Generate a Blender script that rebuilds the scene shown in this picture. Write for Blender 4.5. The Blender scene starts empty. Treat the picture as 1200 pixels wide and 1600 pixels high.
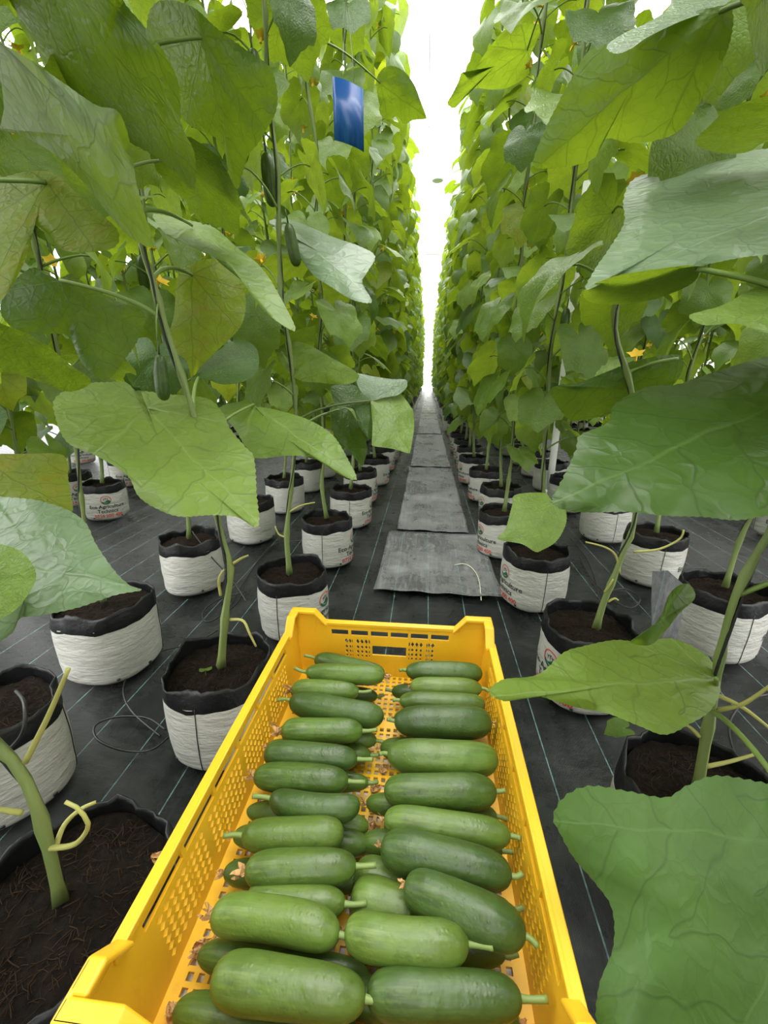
import bpy, bmesh, math, random
from mathutils import Vector, Matrix, noise
R = math.radians
PI = math.pi
random.seed(7)
scene = bpy.context.scene
COL = scene.collection

# ------------------------------------------------------------------ camera
H = 0.856                     # eye height above the ground (m)
FPX = 660.0                   # focal length in pixels of the 1200x1600 frame
YAW, PITCH = R(5.602), R(17.808)
FWD = Vector((-math.sin(YAW)*math.cos(PITCH), math.cos(YAW)*math.cos(PITCH), -math.sin(PITCH)))
RGT = Vector((math.cos(YAW), math.sin(YAW), 0))
UPV = RGT.cross(FWD)
CAM = Vector((0, 0, H))
cd = bpy.data.cameras.new('camera')
cam = bpy.data.objects.new('camera', cd); COL.objects.link(cam)
cd.sensor_fit = 'VERTICAL'; cd.sensor_height = 36; cd.lens = FPX/1600*36
cd.clip_start = 0.02; cd.clip_end = 200
cam.matrix_world = Matrix(((RGT.x, UPV.x, -FWD.x, 0), (RGT.y, UPV.y, -FWD.y, 0), (RGT.z, UPV.z, -FWD.z, H), (0, 0, 0, 1)))
scene.camera = cam

# ------------------------------------------------------------------ light: overcast sky
SKY = 4.6
w = bpy.data.worlds.new('sky'); scene.world = w; w.use_nodes = True
nt = w.node_tree; nt.nodes.clear()
bg = nt.nodes.new('ShaderNodeBackground'); wo = nt.nodes.new('ShaderNodeOutputWorld')
tc = nt.nodes.new('ShaderNodeTexCoord'); sx = nt.nodes.new('ShaderNodeSeparateXYZ')
mr = nt.nodes.new('ShaderNodeMapRange')
mr.inputs['From Min'].default_value = 0.0; mr.inputs['From Max'].default_value = 1.0
mr.inputs['To Min'].default_value = SKY*0.30; mr.inputs['To Max'].default_value = SKY
nt.links.new(tc.outputs['Generated'], sx.inputs[0]); nt.links.new(sx.outputs['Z'], mr.inputs['Value'])
nt.links.new(mr.outputs[0], bg.inputs['Strength']); bg.inputs['Color'].default_value = (1.0, 0.995, 0.98, 1)
nt.links.new(bg.outputs[0], wo.inputs[0])
sd = bpy.data.lights.new('sun', 'SUN'); sd.energy = 1.3; sd.angle = R(75); sd.color = (1, .985, .95)
so = bpy.data.objects.new('sun', sd); COL.objects.link(so)
so.rotation_euler = (R(-24), R(6), 0); so.location = (0, 0, 6)     # soft overcast light from above, slightly behind the camera
scene.view_settings.view_transform = 'Standard'
scene.view_settings.look = 'None'
scene.view_settings.exposure = 0.80
scene.view_settings.gamma = 1.0
scene.view_settings.use_curve_mapping = False
try:
    scene.cycles.max_bounces = 9; scene.cycles.diffuse_bounces = 5; scene.cycles.transmission_bounces = 6
    scene.cycles.use_denoising = True
    scene.cycles.sample_clamp_indirect = 6
except Exception:
    pass

# ------------------------------------------------------------------ helpers
def px(x, y, d):              # point seen at pixel (x, y) at depth d
    return CAM + d*(FWD + RGT*((x-600)/FPX) + UPV*((800-y)/FPX))
def pz(x, y, z):              # point seen at pixel (x, y) on the level z
    r = FWD + RGT*((x-600)/FPX) + UPV*((800-y)/FPX)
    return CAM + r*((z-H)/r.z)
def proj(q):
    v = q-CAM; d = v.dot(FWD)
    if d < 0.02: return (-9999, -9999, d)
    return (600+FPX*v.dot(RGT)/d, 800-FPX*v.dot(UPV)/d, d)

class MB:                     # collects geometry for one mesh
    def __init__(s): s.v = []; s.f = []; s.m = []; s.uv = {}; s.uv2 = {}; s.smooth = True
    def vert(s, co, uv=None, uv2=None):
        s.v.append(Vector(co)); i = len(s.v)-1
        if uv: s.uv[i] = uv
        if uv2: s.uv2[i] = uv2
        return i
    def face(s, idx, m=0): s.f.append(tuple(idx)); s.m.append(m)
    def box(s, c, h, m=0, rot=None):
        b = len(s.v)
        for sx_ in (-1, 1):
            for sy in (-1, 1):
                for sz in (-1, 1):
                    p = Vector((sx_*h[0], sy*h[1], sz*h[2]))
                    if rot: p = rot @ p
                    s.v.append(Vector(c)+p)
        for q in ((0,1,3,2), (4,6,7,5), (0,4,5,1), (2,3,7,6), (0,2,6,4), (1,5,7,3)): s.face([b+i for i in q], m)
    def tube(s, pts, rad, n=8, m=0, cap=True, ridges=0):
        pts = [Vector(p) for p in pts]
        if not hasattr(rad, '__len__'): rad = [rad]*len(pts)
        t0 = (pts[1]-pts[0]).normalized()
        a = t0.orthogonal().normalized()
        rings = []
        for i, p in enumerate(pts):
            t = (pts[min(i+1, len(pts)-1)]-pts[max(i-1, 0)])
            if t.length < 1e-9: t = t0
            t.normalize()
            a = (a - t*a.dot(t))
            if a.length < 1e-6: a = t.orthogonal()
            a.normalize(); b = t.cross(a)
            ring = []
            for k in range(n):
                an = 2*PI*k/n; rr = rad[i]*(1+ridges*(1 if k % 2 else -1))
                ring.append(s.vert(p+(a*math.cos(an)+b*math.sin(an))*rr, (k/n, i/len(pts))))
            rings.append(ring)
        for i in range(len(rings)-1):
            for k in range(n):
                s.face((rings[i][k], rings[i][(k+1) % n], rings[i+1][(k+1) % n], rings[i+1][k]), m)
        if cap:
            s.face(rings[0][::-1], m); s.face(rings[-1], m)
    def prism(s, poly, depth, m=0):    # poly: 3-D points, depth: extrusion vector
        b = len(s.v); n = len(poly)
        for p in poly: s.v.append(Vector(p))
        for p in poly: s.v.append(Vector(p)+Vector(depth))
        s.face(list(range(b, b+n))[::-1], m); s.face(range(b+n, b+2*n), m)
        for i in range(n): s.face((b+i, b+(i+1) % n, b+n+(i+1) % n, b+n+i), m)
    def add(s, o, mat=None, dm=0):
        b = len(s.v)
        for i, p in enumerate(o.v):
            s.v.append(mat @ p if mat else p.copy())
            if i in o.uv: s.uv[b+i] = o.uv[i]
            if i in o.uv2: s.uv2[b+i] = o.uv2[i]
        for f, m in zip(o.f, o.m): s.f.append(tuple(b+i for i in f)); s.m.append(m+dm)
    def mesh(s, name, mats, smooth=True):
        me = bpy.data.meshes.new(name)
        me.from_pydata([tuple(p) for p in s.v], [], s.f)
        if not isinstance(mats, (list, tuple)): mats = [mats]
        for m in mats: me.materials.append(m)
        me.polygons.foreach_set('material_index', s.m)
        me.polygons.foreach_set('use_smooth', [smooth]*len(s.f))
        for nm, dct in (('UVMap', s.uv), ('VeinUV', s.uv2)):
            if dct:
                l = me.uv_layers.new(name=nm)
                dat = []
                for lp in me.loops: dat.extend(dct.get(lp.vertex_index, (0, 0)))
                l.data.foreach_set('uv', dat)
        me.update()
        return me
def obj(name, mesh, parent=None, loc=(0, 0, 0), rot=(0, 0, 0), scale=1):
    o = bpy.data.objects.new(name, mesh); COL.objects.link(o)
    o.parent = parent; o.location = loc; o.rotation_euler = rot
    o.scale = (scale,)*3 if not hasattr(scale, '__len__') else scale
    return o
def thing(name, label, cat, loc=(0, 0, 0), rotz=0, group=None, mesh=None):
    o = bpy.data.objects.new(name, mesh); COL.objects.link(o)
    o.location = loc; o.rotation_euler = (0, 0, rotz)
    o['label'] = label; o['category'] = cat
    if group: o['group'] = group
    return o
def struct(name, mesh, loc=(0, 0, 0)):
    o = obj(name, mesh, None, loc); o['kind'] = 'structure'; return o
def catmull(pts, n, closed=True):
    P = [Vector((p[0], p[1], p[2] if len(p) > 2 else 0)) for p in pts]; L = len(P); dense = []
    rng = range(L) if closed else range(L-1)
    for i in rng:
        if closed: a, b, c, d = P[(i-1) % L], P[i], P[(i+1) % L], P[(i+2) % L]
        else: a, b, c, d = P[max(i-1, 0)], P[i], P[i+1], P[min(i+2, L-1)]
        for k in range(12):
            t = k/12
            dense.append(0.5*((2*b)+(c-a)*t+(2*a-5*b+4*c-d)*t*t+(3*b-a-3*c+d)*t**3))
    dense.append(P[0].copy() if closed else P[-1].copy())
    cum = [0]
    for i in range(1, len(dense)): cum.append(cum[-1]+(dense[i]-dense[i-1]).length)
    out = []; j = 0
    for k in range(n):
        s_ = cum[-1]*k/(n if closed else n-1)
        while j < len(cum)-2 and cum[j+1] < s_: j += 1
        u = (s_-cum[j])/max(cum[j+1]-cum[j], 1e-9)
        out.append(dense[j].lerp(dense[j+1], min(u, 1)))
    return out
def nz(x, y=0, z=0, s=1): return noise.noise(Vector((x, y, z))*s)

# ------------------------------------------------------------------ materials
def mat(name, base=(.5, .5, .5), rough=.6, spec=.5):
    m = bpy.data.materials.new(name); m.use_nodes = True
    b = m.node_tree.nodes['Principled BSDF']
    b.inputs['Base Color'].default_value = (*base, 1); b.inputs['Roughness'].default_value = rough
    b.inputs['Specular IOR Level'].default_value = spec
    return m, m.node_tree, b
def N(t, typ, **kw):
    n = t.nodes.new(typ)
    for k, v in kw.items(): setattr(n, k, v)
    return n
def math_(t, op, a, b=None, c=None):
    n = N(t, 'ShaderNodeMath', operation=op)
    for i, x in enumerate((a, b, c)):
        if x is None: continue
        if hasattr(x, 'is_output'): t.links.new(x, n.inputs[i])
        else: n.inputs[i].default_value = x
    return n.outputs[0]
def mixc(t, f, a, b, mode='MIX'):
    n = N(t, 'ShaderNodeMix', data_type='RGBA', blend_type=mode)
    for inp, x in ((n.inputs[0], f), (n.inputs[6], a), (n.inputs[7], b)):
        if hasattr(x, 'is_output'): t.links.new(x, inp)
        else: inp.default_value = x if not hasattr(x, '__len__') else (*x, 1)
    return n.outputs[2]
def tex_noise(t, scale, vec=None, detail=4, rough=.55):
    n = N(t, 'ShaderNodeTexNoise'); n.inputs['Scale'].default_value = scale
    n.inputs['Detail'].default_value = detail; n.inputs['Roughness'].default_value = rough
    if vec is not None: t.links.new(vec, n.inputs['Vector'])
    return n.outputs['Fac']
def maprange(t, v, a, b, c=0., d=1.):
    n = N(t, 'ShaderNodeMapRange'); t.links.new(v, n.inputs[0])
    for i, x in enumerate((a, b, c, d)): n.inputs[i+1].default_value = x
    return n.outputs[0]
def objco(t, kind='Object'): return N(t, 'ShaderNodeTexCoord').outputs[kind]
def mapping(t, vec, scale):
    n = N(t, 'ShaderNodeMapping'); t.links.new(vec, n.inputs[0]); n.inputs['Scale'].default_value = scale; return n.outputs[0]
def bump(t, b, h, strength, dist=.002):
    n = N(t, 'ShaderNodeBump'); t.links.new(h, n.inputs['Height'])
    n.inputs['Strength'].default_value = strength; n.inputs['Distance'].default_value = dist
    t.links.new(n.outputs[0], b.inputs['Normal']); return n.outputs[0]

def leaf_mat(name, top, under, vein, trans=.37, rough=.42, patch=None, bump_s=.30):
    m, t, b = mat(name, top, rough, .35)
    uv = N(t, 'ShaderNodeUVMap', uv_map='UVMap').outputs[0]
    # slightly wandering leaf-plane coordinates; seven main veins fan out from the stalk
    wn = N(t, 'ShaderNodeTexNoise'); wn.inputs['Scale'].default_value = 3.5; t.links.new(uv, wn.inputs['Vector'])
    wa = N(t, 'ShaderNodeVectorMath', operation='MULTIPLY_ADD'); t.links.new(wn.outputs['Color'], wa.inputs[0]); wa.inputs[1].default_value = (.07, .07, 0); t.links.new(uv, wa.inputs[2])
    wb = N(t, 'ShaderNodeVectorMath', operation='SUBTRACT'); t.links.new(wa.outputs[0], wb.inputs[0]); wb.inputs[1].default_value = (.035, .035, 0)
    s = N(t, 'ShaderNodeSeparateXYZ'); t.links.new(wb.outputs[0], s.inputs[0]); u_, v_ = s.outputs[0], s.outputs[1]
    a = None
    for q in (0, 42, -42, 84, -84, 126, -126):
        ai = math_(t, 'MULTIPLY_ADD', v_, math.sin(R(q)), math_(t, 'MULTIPLY', u_, math.cos(R(q))))
        a = ai if a is None else math_(t, 'MAXIMUM', a, ai)
    r2 = math_(t, 'MULTIPLY_ADD', u_, u_, math_(t, 'MULTIPLY', v_, v_))
    bb = math_(t, 'SQRT', math_(t, 'MAXIMUM', math_(t, 'SUBTRACT', r2, math_(t, 'MULTIPLY', a, a)), 0.))
    wv = math_(t, 'MAXIMUM', math_(t, 'MULTIPLY_ADD', a, -0.008, 0.0125), .003)
    main = math_(t, 'MAXIMUM', math_(t, 'SUBTRACT', 1., math_(t, 'DIVIDE', bb, wv)), 0.)
    wob = tex_noise(t, 5, uv, 2)
    ch = math_(t, 'ADD', math_(t, 'MULTIPLY_ADD', bb, -0.9, a), math_(t, 'MULTIPLY', wob, .16))
    fr = math_(t, 'ABSOLUTE', math_(t, 'SUBTRACT', math_(t, 'FRACT', math_(t, 'MULTIPLY', ch, 5.2)), .5))
    side = math_(t, 'SUBTRACT', 1., maprange(t, fr, 0., .045))
    vo = N(t, 'ShaderNodeTexVoronoi', feature='DISTANCE_TO_EDGE'); vo.inputs['Scale'].default_value = 12.5
    wv2 = N(t, 'ShaderNodeVectorMath', operation='ADD'); t.links.new(uv, wv2.inputs[0])
    cn = N(t, 'ShaderNodeTexNoise'); cn.inputs['Scale'].default_value = 9; t.links.new(uv, cn.inputs['Vector'])
    sc_ = N(t, 'ShaderNodeVectorMath', operation='SCALE'); t.links.new(cn.outputs['Color'], sc_.inputs[0]); sc_.inputs['Scale'].default_value = .13
    t.links.new(sc_.outputs[0], wv2.inputs[1]); t.links.new(wv2.outputs[0], vo.inputs['Vector'])
    ret = math_(t, 'SUBTRACT', 1., maprange(t, vo.outputs['Distance'], 0., .055))
    sms = N(t, 'ShaderNodeMapRange', interpolation_type='SMOOTHSTEP'); t.links.new(vo.outputs['Distance'], sms.inputs[0]); sms.inputs[2].default_value = .30
    veins = math_(t, 'MAXIMUM', main, math_(t, 'MAXIMUM', math_(t, 'MULTIPLY', side, .7), math_(t, 'MULTIPLY', ret, .24)))
    big = tex_noise(t, 3.2, uv, 3)
    oi = N(t, 'ShaderNodeObjectInfo')
    c0 = mixc(t, maprange(t, big, .35, .7), top, tuple(x*.78 for x in top))
    c0 = mixc(t, math_(t, 'MULTIPLY', oi.outputs['Random'], .35), c0, (top[0]*.55, top[1]*.72, top[2]*.7))
    if patch: c0 = mixc(t, maprange(t, tex_noise(t, 4.5, uv, 3), .5, .72), c0, patch)
    crease = math_(t, 'MAXIMUM', math_(t, 'MULTIPLY', side, .8), math_(t, 'MULTIPLY', ret, .26))
    c1 = mixc(t, math_(t, 'MULTIPLY', crease, .75), c0, tuple(x*.52 for x in top))
    c1 = mixc(t, math_(t, 'MULTIPLY', main, .55), c1, vein)
    t.links.new(c1, b.inputs['Base Color'])
    hgt = math_(t, 'SUBTRACT', math_(t, 'MULTIPLY', sms.outputs[0], .8), math_(t, 'MULTIPLY', veins, .6))
    bn = bump(t, b, hgt, bump_s, .003)
    tr = N(t, 'ShaderNodeBsdfTranslucent'); t.links.new(bn, tr.inputs['Normal'])
    cu = mixc(t, maprange(t, big, .3, .75), under, tuple(x*.8 for x in under))
    if patch: cu = mixc(t, maprange(t, tex_noise(t, 4.5, uv, 3), .5, .72), cu, tuple(min(1, x*1.5) for x in patch))
    cu = mixc(t, math_(t, 'MULTIPLY', veins, .75), cu, tuple(x*.38 for x in under))
    t.links.new(cu, tr.inputs['Color'])
    mx = N(t, 'ShaderNodeMixShader'); mx.inputs[0].default_value = trans
    t.links.new(b.outputs[0], mx.inputs[1]); t.links.new(tr.outputs[0], mx.inputs[2])
    t.links.new(mx.outputs[0], t.nodes['Material Output'].inputs[0])
    return m
M = {}
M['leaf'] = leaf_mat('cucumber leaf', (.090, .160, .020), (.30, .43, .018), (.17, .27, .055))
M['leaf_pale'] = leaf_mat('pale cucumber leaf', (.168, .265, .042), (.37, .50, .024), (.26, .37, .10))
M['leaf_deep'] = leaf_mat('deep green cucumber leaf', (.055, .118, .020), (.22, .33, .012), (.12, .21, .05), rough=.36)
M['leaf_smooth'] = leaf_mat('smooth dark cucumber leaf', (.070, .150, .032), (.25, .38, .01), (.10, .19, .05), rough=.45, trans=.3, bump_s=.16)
M['leaf_sheen'] = leaf_mat('painted-sheen cucumber leaf', (.175, .250, .135), (.27, .40, .03), (.21, .29, .16), rough=.36, trans=.3)  # silvery reflection of the sky put into the leaf's base colour
M['leaf_yellow'] = leaf_mat('yellowing cucumber leaf', (.18, .245, .025), (.50, .60, .022), (.11, .17, .018), patch=(.24, .245, .024), trans=.56)
m, t, b = mat('vine stem', (.20, .30, .08), .5); M['stem'] = m
o_ = objco(t); c = mixc(t, tex_noise(t, 40, mapping(t, o_, (1, 1, .15))), (.085, .14, .03), (.24, .29, .10)); t.links.new(c, b.inputs['Base Color'])
bump(t, b, tex_noise(t, 120, mapping(t, o_, (1, 1, .1))), .5)
m, t, b = mat('petiole', (.17, .25, .06), .5); M['petiole'] = m
m, t, b = mat('yellowed stub', (.36, .35, .10), .55); M['stub'] = m
m, t, b = mat('black twine', (.012, .012, .013), .6); M['twine'] = m
m, t, b = mat('flower petal', (.85, .55, .03), .6); M['flower'] = m
m, t, b = mat('dry petal', (.46, .25, .09), .8); M['dry'] = m
c = mixc(t, tex_noise(t, 220, objco(t)), (.25, .11, .035), (.68, .42, .18)); t.links.new(c, b.inputs['Base Color'])

# white film of the grow bags, with fine horizontal wrinkles
m, t, b = mat('white bag film', (.70, .70, .66), .42); M['bag'] = m
o_ = objco(t); n1 = tex_noise(t, 22, mapping(t, o_, (1, 1, 3.2)), 5, .6)
c = mixc(t, tex_noise(t, 9, o_), (.47, .47, .43), (.37, .37, .335)); 
zs = N(t, 'ShaderNodeSeparateXYZ'); t.links.new(o_, zs.inputs[0])
dirt = math_(t, 'MULTIPLY', maprange(t, zs.outputs[2], .05, 0.), maprange(t, tex_noise(t, 35, o_), .4, .75))
c = mixc(t, math_(t, 'MULTIPLY', dirt, .7), c, (.28, .27, .24)); t.links.new(c, b.inputs['Base Color'])
bump(t, b, n1, .55, .012)
m, t, b = mat('black bag film', (.005, .0055, .006), .42, .3); M['black'] = m
bump(t, b, tex_noise(t, 30, objco(t), 4), .6, .008)
m, t, b = mat('coco peat', (.03, .02, .012), .95, .2); M['soil'] = m
c = mixc(t, maprange(t, tex_noise(t, 85, objco(t), 6, .7), .35, .75), (.003, .0018, .001), (.024, .013, .0065)); t.links.new(c, b.inputs['Base Color'])
bump(t, b, tex_noise(t, 110, objco(t), 6, .75), 1., .02)
m, t, b = mat('peat fibre', (.026, .014, .0065), .9, .2); M['fibre'] = m
m, t, b = mat('black print', (.03, .035, .03), .5); M['ink'] = m
m, t, b = mat('red print', (.55, .05, .03), .5); M['ink_red'] = m
m, t, b = mat('green print', (.015, .10, .04), .5); M['ink_green'] = m

# woven weed mat
def mat_fabric(name, dark, light, amount, lines=True):
    m, t, b = mat(name, dark, .5, .5)
    o_ = objco(t)
    dust = math_(t, 'MULTIPLY', maprange(t, tex_noise(t, 2.6, o_, 6, .65), .42, .72), maprange(t, tex_noise(t, 14, mapping(t, o_, (1, .5, 1)), 5, .7), .3, .7))
    c = mixc(t, math_(t, 'MULTIPLY', dust, amount), dark, light)
    c = mixc(t, math_(t, 'MULTIPLY', maprange(t, tex_noise(t, 26, mapping(t, o_, (4, .35, 1)), 4), .46, .7), .6), c, tuple(min(1, x*3.2) for x in dark))
    if lines:
        s = N(t, 'ShaderNodeSeparateXYZ'); t.links.new(o_, s.inputs[0])
        fr = math_(t, 'FRACT', math_(t, 'MULTIPLY', math_(t, 'ADD', s.outputs[0], 10.04), 7.2))
        ln = math_(t, 'LESS_THAN', math_(t, 'ABSOLUTE', math_(t, 'SUBTRACT', fr, .5)), .010)
        dash = maprange(t, tex_noise(t, 30, mapping(t, o_, (.2, 1, 1)), 2), .35, .55, .35, 1.)
        c = mixc(t, math_(t, 'MULTIPLY', ln, math_(t, 'MULTIPLY', dash, .5)), c, (.22, .40, .40))
    t.links.new(c, b.inputs['Base Color'])
    wv = N(t, 'ShaderNodeTexWave', wave_type='BANDS', bands_direction='X'); wv.inputs['Scale'].default_value = 130
    t.links.new(o_, wv.inputs['Vector'])
    hh = math_(t, 'ADD', math_(t, 'MULTIPLY', wv.outputs['Fac'], .12), math_(t, 'MULTIPLY', tex_noise(t, 9, mapping(t, o_, (1, 2.2, 1)), 5, .6), 1.))
    bump(t, b, hh, .6, .008)
    b.inputs['Specular IOR Level'].default_value = .8 if amount > .7 else .32
    r_ = maprange(t, dust, 0., 1., .26, .48); t.links.new(r_, b.inputs['Roughness'])
    return m
M['mat'] = mat_fabric('woven weed mat', (.0045, .0055, .0055), (.13, .135, .135), .5)
M['mat_strip'] = mat_fabric('dusty weed mat strip', (.075, .077, .080), (.42, .42, .42), .9)

m, t, b = mat('yellow plastic', (.86, .43, .012), .36); M['yellow'] = m
c = mixc(t, tex_noise(t, 16, objco(t), 4), (.80, .47, .020), (.72, .39, .015))
c = mixc(t, math_(t, 'MULTIPLY', maprange(t, tex_noise(t, 60, mapping(t, objco(t), (1, 1, .3)), 5, .7), .58, .8), .35), c, (.45, .20, .02)); t.links.new(c, b.inputs['Base Color'])
m, t, b = mat('white plastic', (.82, .82, .80), .4); M['white'] = m
m, t, b = mat('white painted pole', (.80, .82, .78), .4); M['pole'] = m
m, t, b = mat('blue sticky card', (.012, .16, .62), .25); M['blue'] = m
c = mixc(t, maprange(t, tex_noise(t, 30, mapping(t, objco(t), (1, 1, .2)), 4), .5, .7), (.006, .065, .27), (.02, .13, .36)); t.links.new(c, b.inputs['Base Color'])
m, t, b = mat('black tube', (.012, .012, .012), .4); M['tube'] = m
m, t, b = mat('galvanised wire', (.35, .36, .36), .45); b.inputs['Metallic'].default_value = .6; M['wire'] = m
m, t, b = mat('dry thread', (.50, .50, .38), .7); M['thread'] = m
# cucumber skin
def cuke_mat(name, dark, light):
    m, t, b = mat(name, dark, .36, .4)
    uv = N(t, 'ShaderNodeUVMap', uv_map='UVMap').outputs[0]; o_ = objco(t)
    s = N(t, 'ShaderNodeSeparateXYZ'); t.links.new(uv, s.inputs[0]); ang, tt = s.outputs[0], s.outputs[1]
    oi = N(t, 'ShaderNodeObjectInfo')
    st = tex_noise(t, 9, mapping(t, uv, (3.6, .35, 1)), 4)
    f = math_(t, 'MULTIPLY', maprange(t, st, .45, .75), maprange(t, tt, .15, 1., .15, 1.))
    c = mixc(t, maprange(t, tex_noise(t, 26, mapping(t, o_, (.6, 1, 1)), 6, .65), .32, .7), tuple(x*.62 for x in dark), tuple(x*1.7 for x in dark))
    c = mixc(t, math_(t, 'MULTIPLY', f, .85), c, light)
    c = mixc(t, math_(t, 'MULTIPLY', oi.outputs['Random'], .35), c, light)
    c = mixc(t, math_(t, 'MULTIPLY', maprange(t, tex_noise(t, 48, mapping(t, o_, (1, 1, 1)), 5, .7), .58, .72), .5), c, tuple(x*.55 for x in dark))
    t.links.new(c, b.inputs['Base Color'])
    vo = N(t, 'ShaderNodeTexVoronoi', feature='F1'); vo.inputs['Scale'].default_value = 140; t.links.new(o_, vo.inputs['Vector'])
    sp = maprange(t, vo.outputs['Distance'], 0., .3, 1., 0.)
    h = math_(t, 'ADD', math_(t, 'MULTIPLY', sp, .2), math_(t, 'MULTIPLY', tex_noise(t, 55, o_, 3), .9))
    bump(t, b, h, .34, .004)
    rr = maprange(t, tex_noise(t, 30, o_, 4), .3, .7, .27, .46); t.links.new(rr, b.inputs['Roughness'])
    return m
M['cuke'] = cuke_mat('cucumber skin', (.042, .080, .013), (.130, .190, .028))
M['cuke_dark'] = cuke_mat('dark cucumber skin', (.031, .062, .013), (.090, .145, .024))
M['cuke_pale'] = cuke_mat('pale cucumber skin', (.058, .108, .016), (.17, .235, .04))
m, t, b = mat('fruit stalk', (.17, .24, .06), .5); M['stalk'] = m

# ------------------------------------------------------------------ setting: ground, far end film, roof
g = MB(); nx, ny = 56, 150
xs = [-9+18*i/nx for i in range(nx+1)]; ys = [-5+(j/ny)**1.4*45 for j in range(ny+1)]
idx = [[g.vert((x, y, .004*nz(x*2.3, y*2.3)-.006)) for x in xs] for y in ys]
for j in range(ny):
    for i in range(nx): g.face((idx[j][i], idx[j][i+1], idx[j+1][i+1], idx[j+1][i]))
struct('floor', g.mesh('floor', M['mat']))
m, t, b = mat('greenhouse film', (.92, .92, .92), .8, .1)
tr = N(t, 'ShaderNodeBsdfTranslucent'); tr.inputs[0].default_value = (.95, .95, .95, 1)
mx = N(t, 'ShaderNodeMixShader'); mx.inputs[0].default_value = .7
t.links.new(b.outputs[0], mx.inputs[1]); t.links.new(tr.outputs[0], mx.inputs[2]); t.links.new(mx.outputs[0], t.nodes['Material Output'].inputs[0])
g = MB(); g.box((0, 27, 2.6), (9, .01, 2.6)); struct('wall_back', g.mesh('wall_back', m, False))
for k, y in enumerate((12.0, 15.5, 19.0, 22.5, 26.0)):
    g = MB(); g.tube([(-8, y, 3.75), (8, y, 3.75)], .022, 8)
    g.tube([(-8, y, 3.95), (-4, y, 4.75), (0, y, 5.1), (4, y, 4.75), (8, y, 3.95)], .012, 8)
    for q in range(-6, 7, 2): g.tube([(q, y, 3.75), (q+1, y, 4.9-.2*abs(q+1)/2)], .010, 6)
    for q in (-8, 8): g.tube([(q, y, 0), (q, y, 3.95)], .03, 8)
    struct('trim_%d' % (k+1), g.mesh('trim', M['pole']))
g = MB(); g.tube([(-.09, y, 4.6) for y in range(0, 28, 1)], .006, 6); struct('trim_6', g.mesh('trim', M['wire']))
g = MB(); DISC = px(684, 280, 7.4); g.tube([(-6, DISC.y, 4.9), (6, DISC.y, 4.9)], .008, 6); struct('trim_7', g.mesh('trim', M['pole']))
# overlapping strips of weed mat laid along the path
strip_names = ['nearest dusty mat strip on the path, its front edge just beyond the yellow crate',
               'second dusty mat strip on the path, its raised front edge between the fourth bags',
               'third dusty mat strip on the path, beyond the raised edge of the second strip',
               'fourth dusty mat strip far along the path between the plant rows',
               'last dusty mat strip running to the far end of the path']
ye = [1.55, 2.28, 4.1, 6.6, 10.5, 26.8]
for k in range(5):
    y0, y1 = ye[k], ye[k+1]-.004
    x0, x1 = (-.195, .33) if k == 0 else (-.16+.01*k, .27-.01*k)
    g = MB(); n1, n2 = 22, 40
    id_ = []
    for j in range(n2+1):
        v = (j/n2)**1.7; y = y0+(y1-y0)*v
        row = []
        for i in range(n1+1):
            u = i/n1
            x = x0+(x1-x0)*u + .006*nz(y*3+k*5, u*2)
            skew = -.02*(u-.5)
            lift = .010*math.exp(-(y-y0)/.05)*(1+.8*nz(u*5+k*3, 2.2))
            z = .006+.0035*k*0+lift+.004*nz(x*9, y*7, k)+(.006 if j > n2-4 else 0)*0
            row.append(g.vert((x, y+skew+.012*nz(u*6+k*9)*(1 if j < 3 else 0), z)))
        id_.append(row)
    for j in range(n2):
        for i in range(n1): g.face((id_[j][i], id_[j][i+1], id_[j+1][i+1], id_[j+1][i]))
    o = thing('weed_mat_strip', strip_names[k], 'ground cover', mesh=g.mesh('weed_mat_strip', M['mat_strip']))
    sm = o.modifiers.new('thickness', 'SOLIDIFY'); sm.thickness = .003; sm.offset = 0

# ------------------------------------------------------------------ grow bags
BR, BH = .118, .225
def bag_r(an, z, sd):         # outline of a filled soft bag
    sq = 1+.030*math.cos(4*an+sd)
    bulge = 1+.045*math.sin(min(z/BH, 1)*PI)-(.16*(1-z/.022)**2 if z < .022 else 0)
    wr = .010*nz(math.cos(an)*1.6+sd, math.sin(an)*1.6, z*26)+.012*nz(math.cos(an)*1.1, math.sin(an)*1.1+sd, z*7)
    return BR*(sq*bulge+wr*1.6)
def bag_top(an, sd): return BH-.038+.010*nz(math.cos(an)*1.4+sd*3, math.sin(an)*1.4)
def text_mesh(body, size):
    cu = bpy.data.curves.new('lettering', 'FONT'); cu.body = body; cu.size = size; cu.align_x = 'CENTER'; cu.resolution_u = 2; cu.offset = .0006
    o = bpy.data.objects.new('lettering', cu); COL.objects.link(o)
    bpy.context.view_layer.update()
    me = bpy.data.meshes.new_from_object(o.evaluated_get(bpy.context.evaluated_depsgraph_get()))
    bm = bmesh.new(); bm.from_mesh(me)
    bmesh.ops.triangulate(bm, faces=bm.faces[:])
    for _ in range(1):
        lon = [e for e in bm.edges if e.calc_length() > .012]
        if lon: bmesh.ops.subdivide_edges(bm, edges=lon, cuts=2)
    bmesh.ops.triangulate(bm, faces=bm.faces[:])
    mb = MB()
    for v in bm.verts: mb.v.append(v.co.copy())
    bm.verts.index_update()
    for f in bm.faces: mb.face([v.index for v in f.verts])
    bm.free(); bpy.data.objects.remove(o); bpy.data.curves.remove(cu); bpy.data.meshes.remove(me)
    return mb
TXT = [(text_mesh('Eco Agriculture', .030), 'ink', .083), (text_mesh('Technics', .030), 'ink', .054), (text_mesh('0714 200 400', .027), 'ink_red', .025)]
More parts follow.
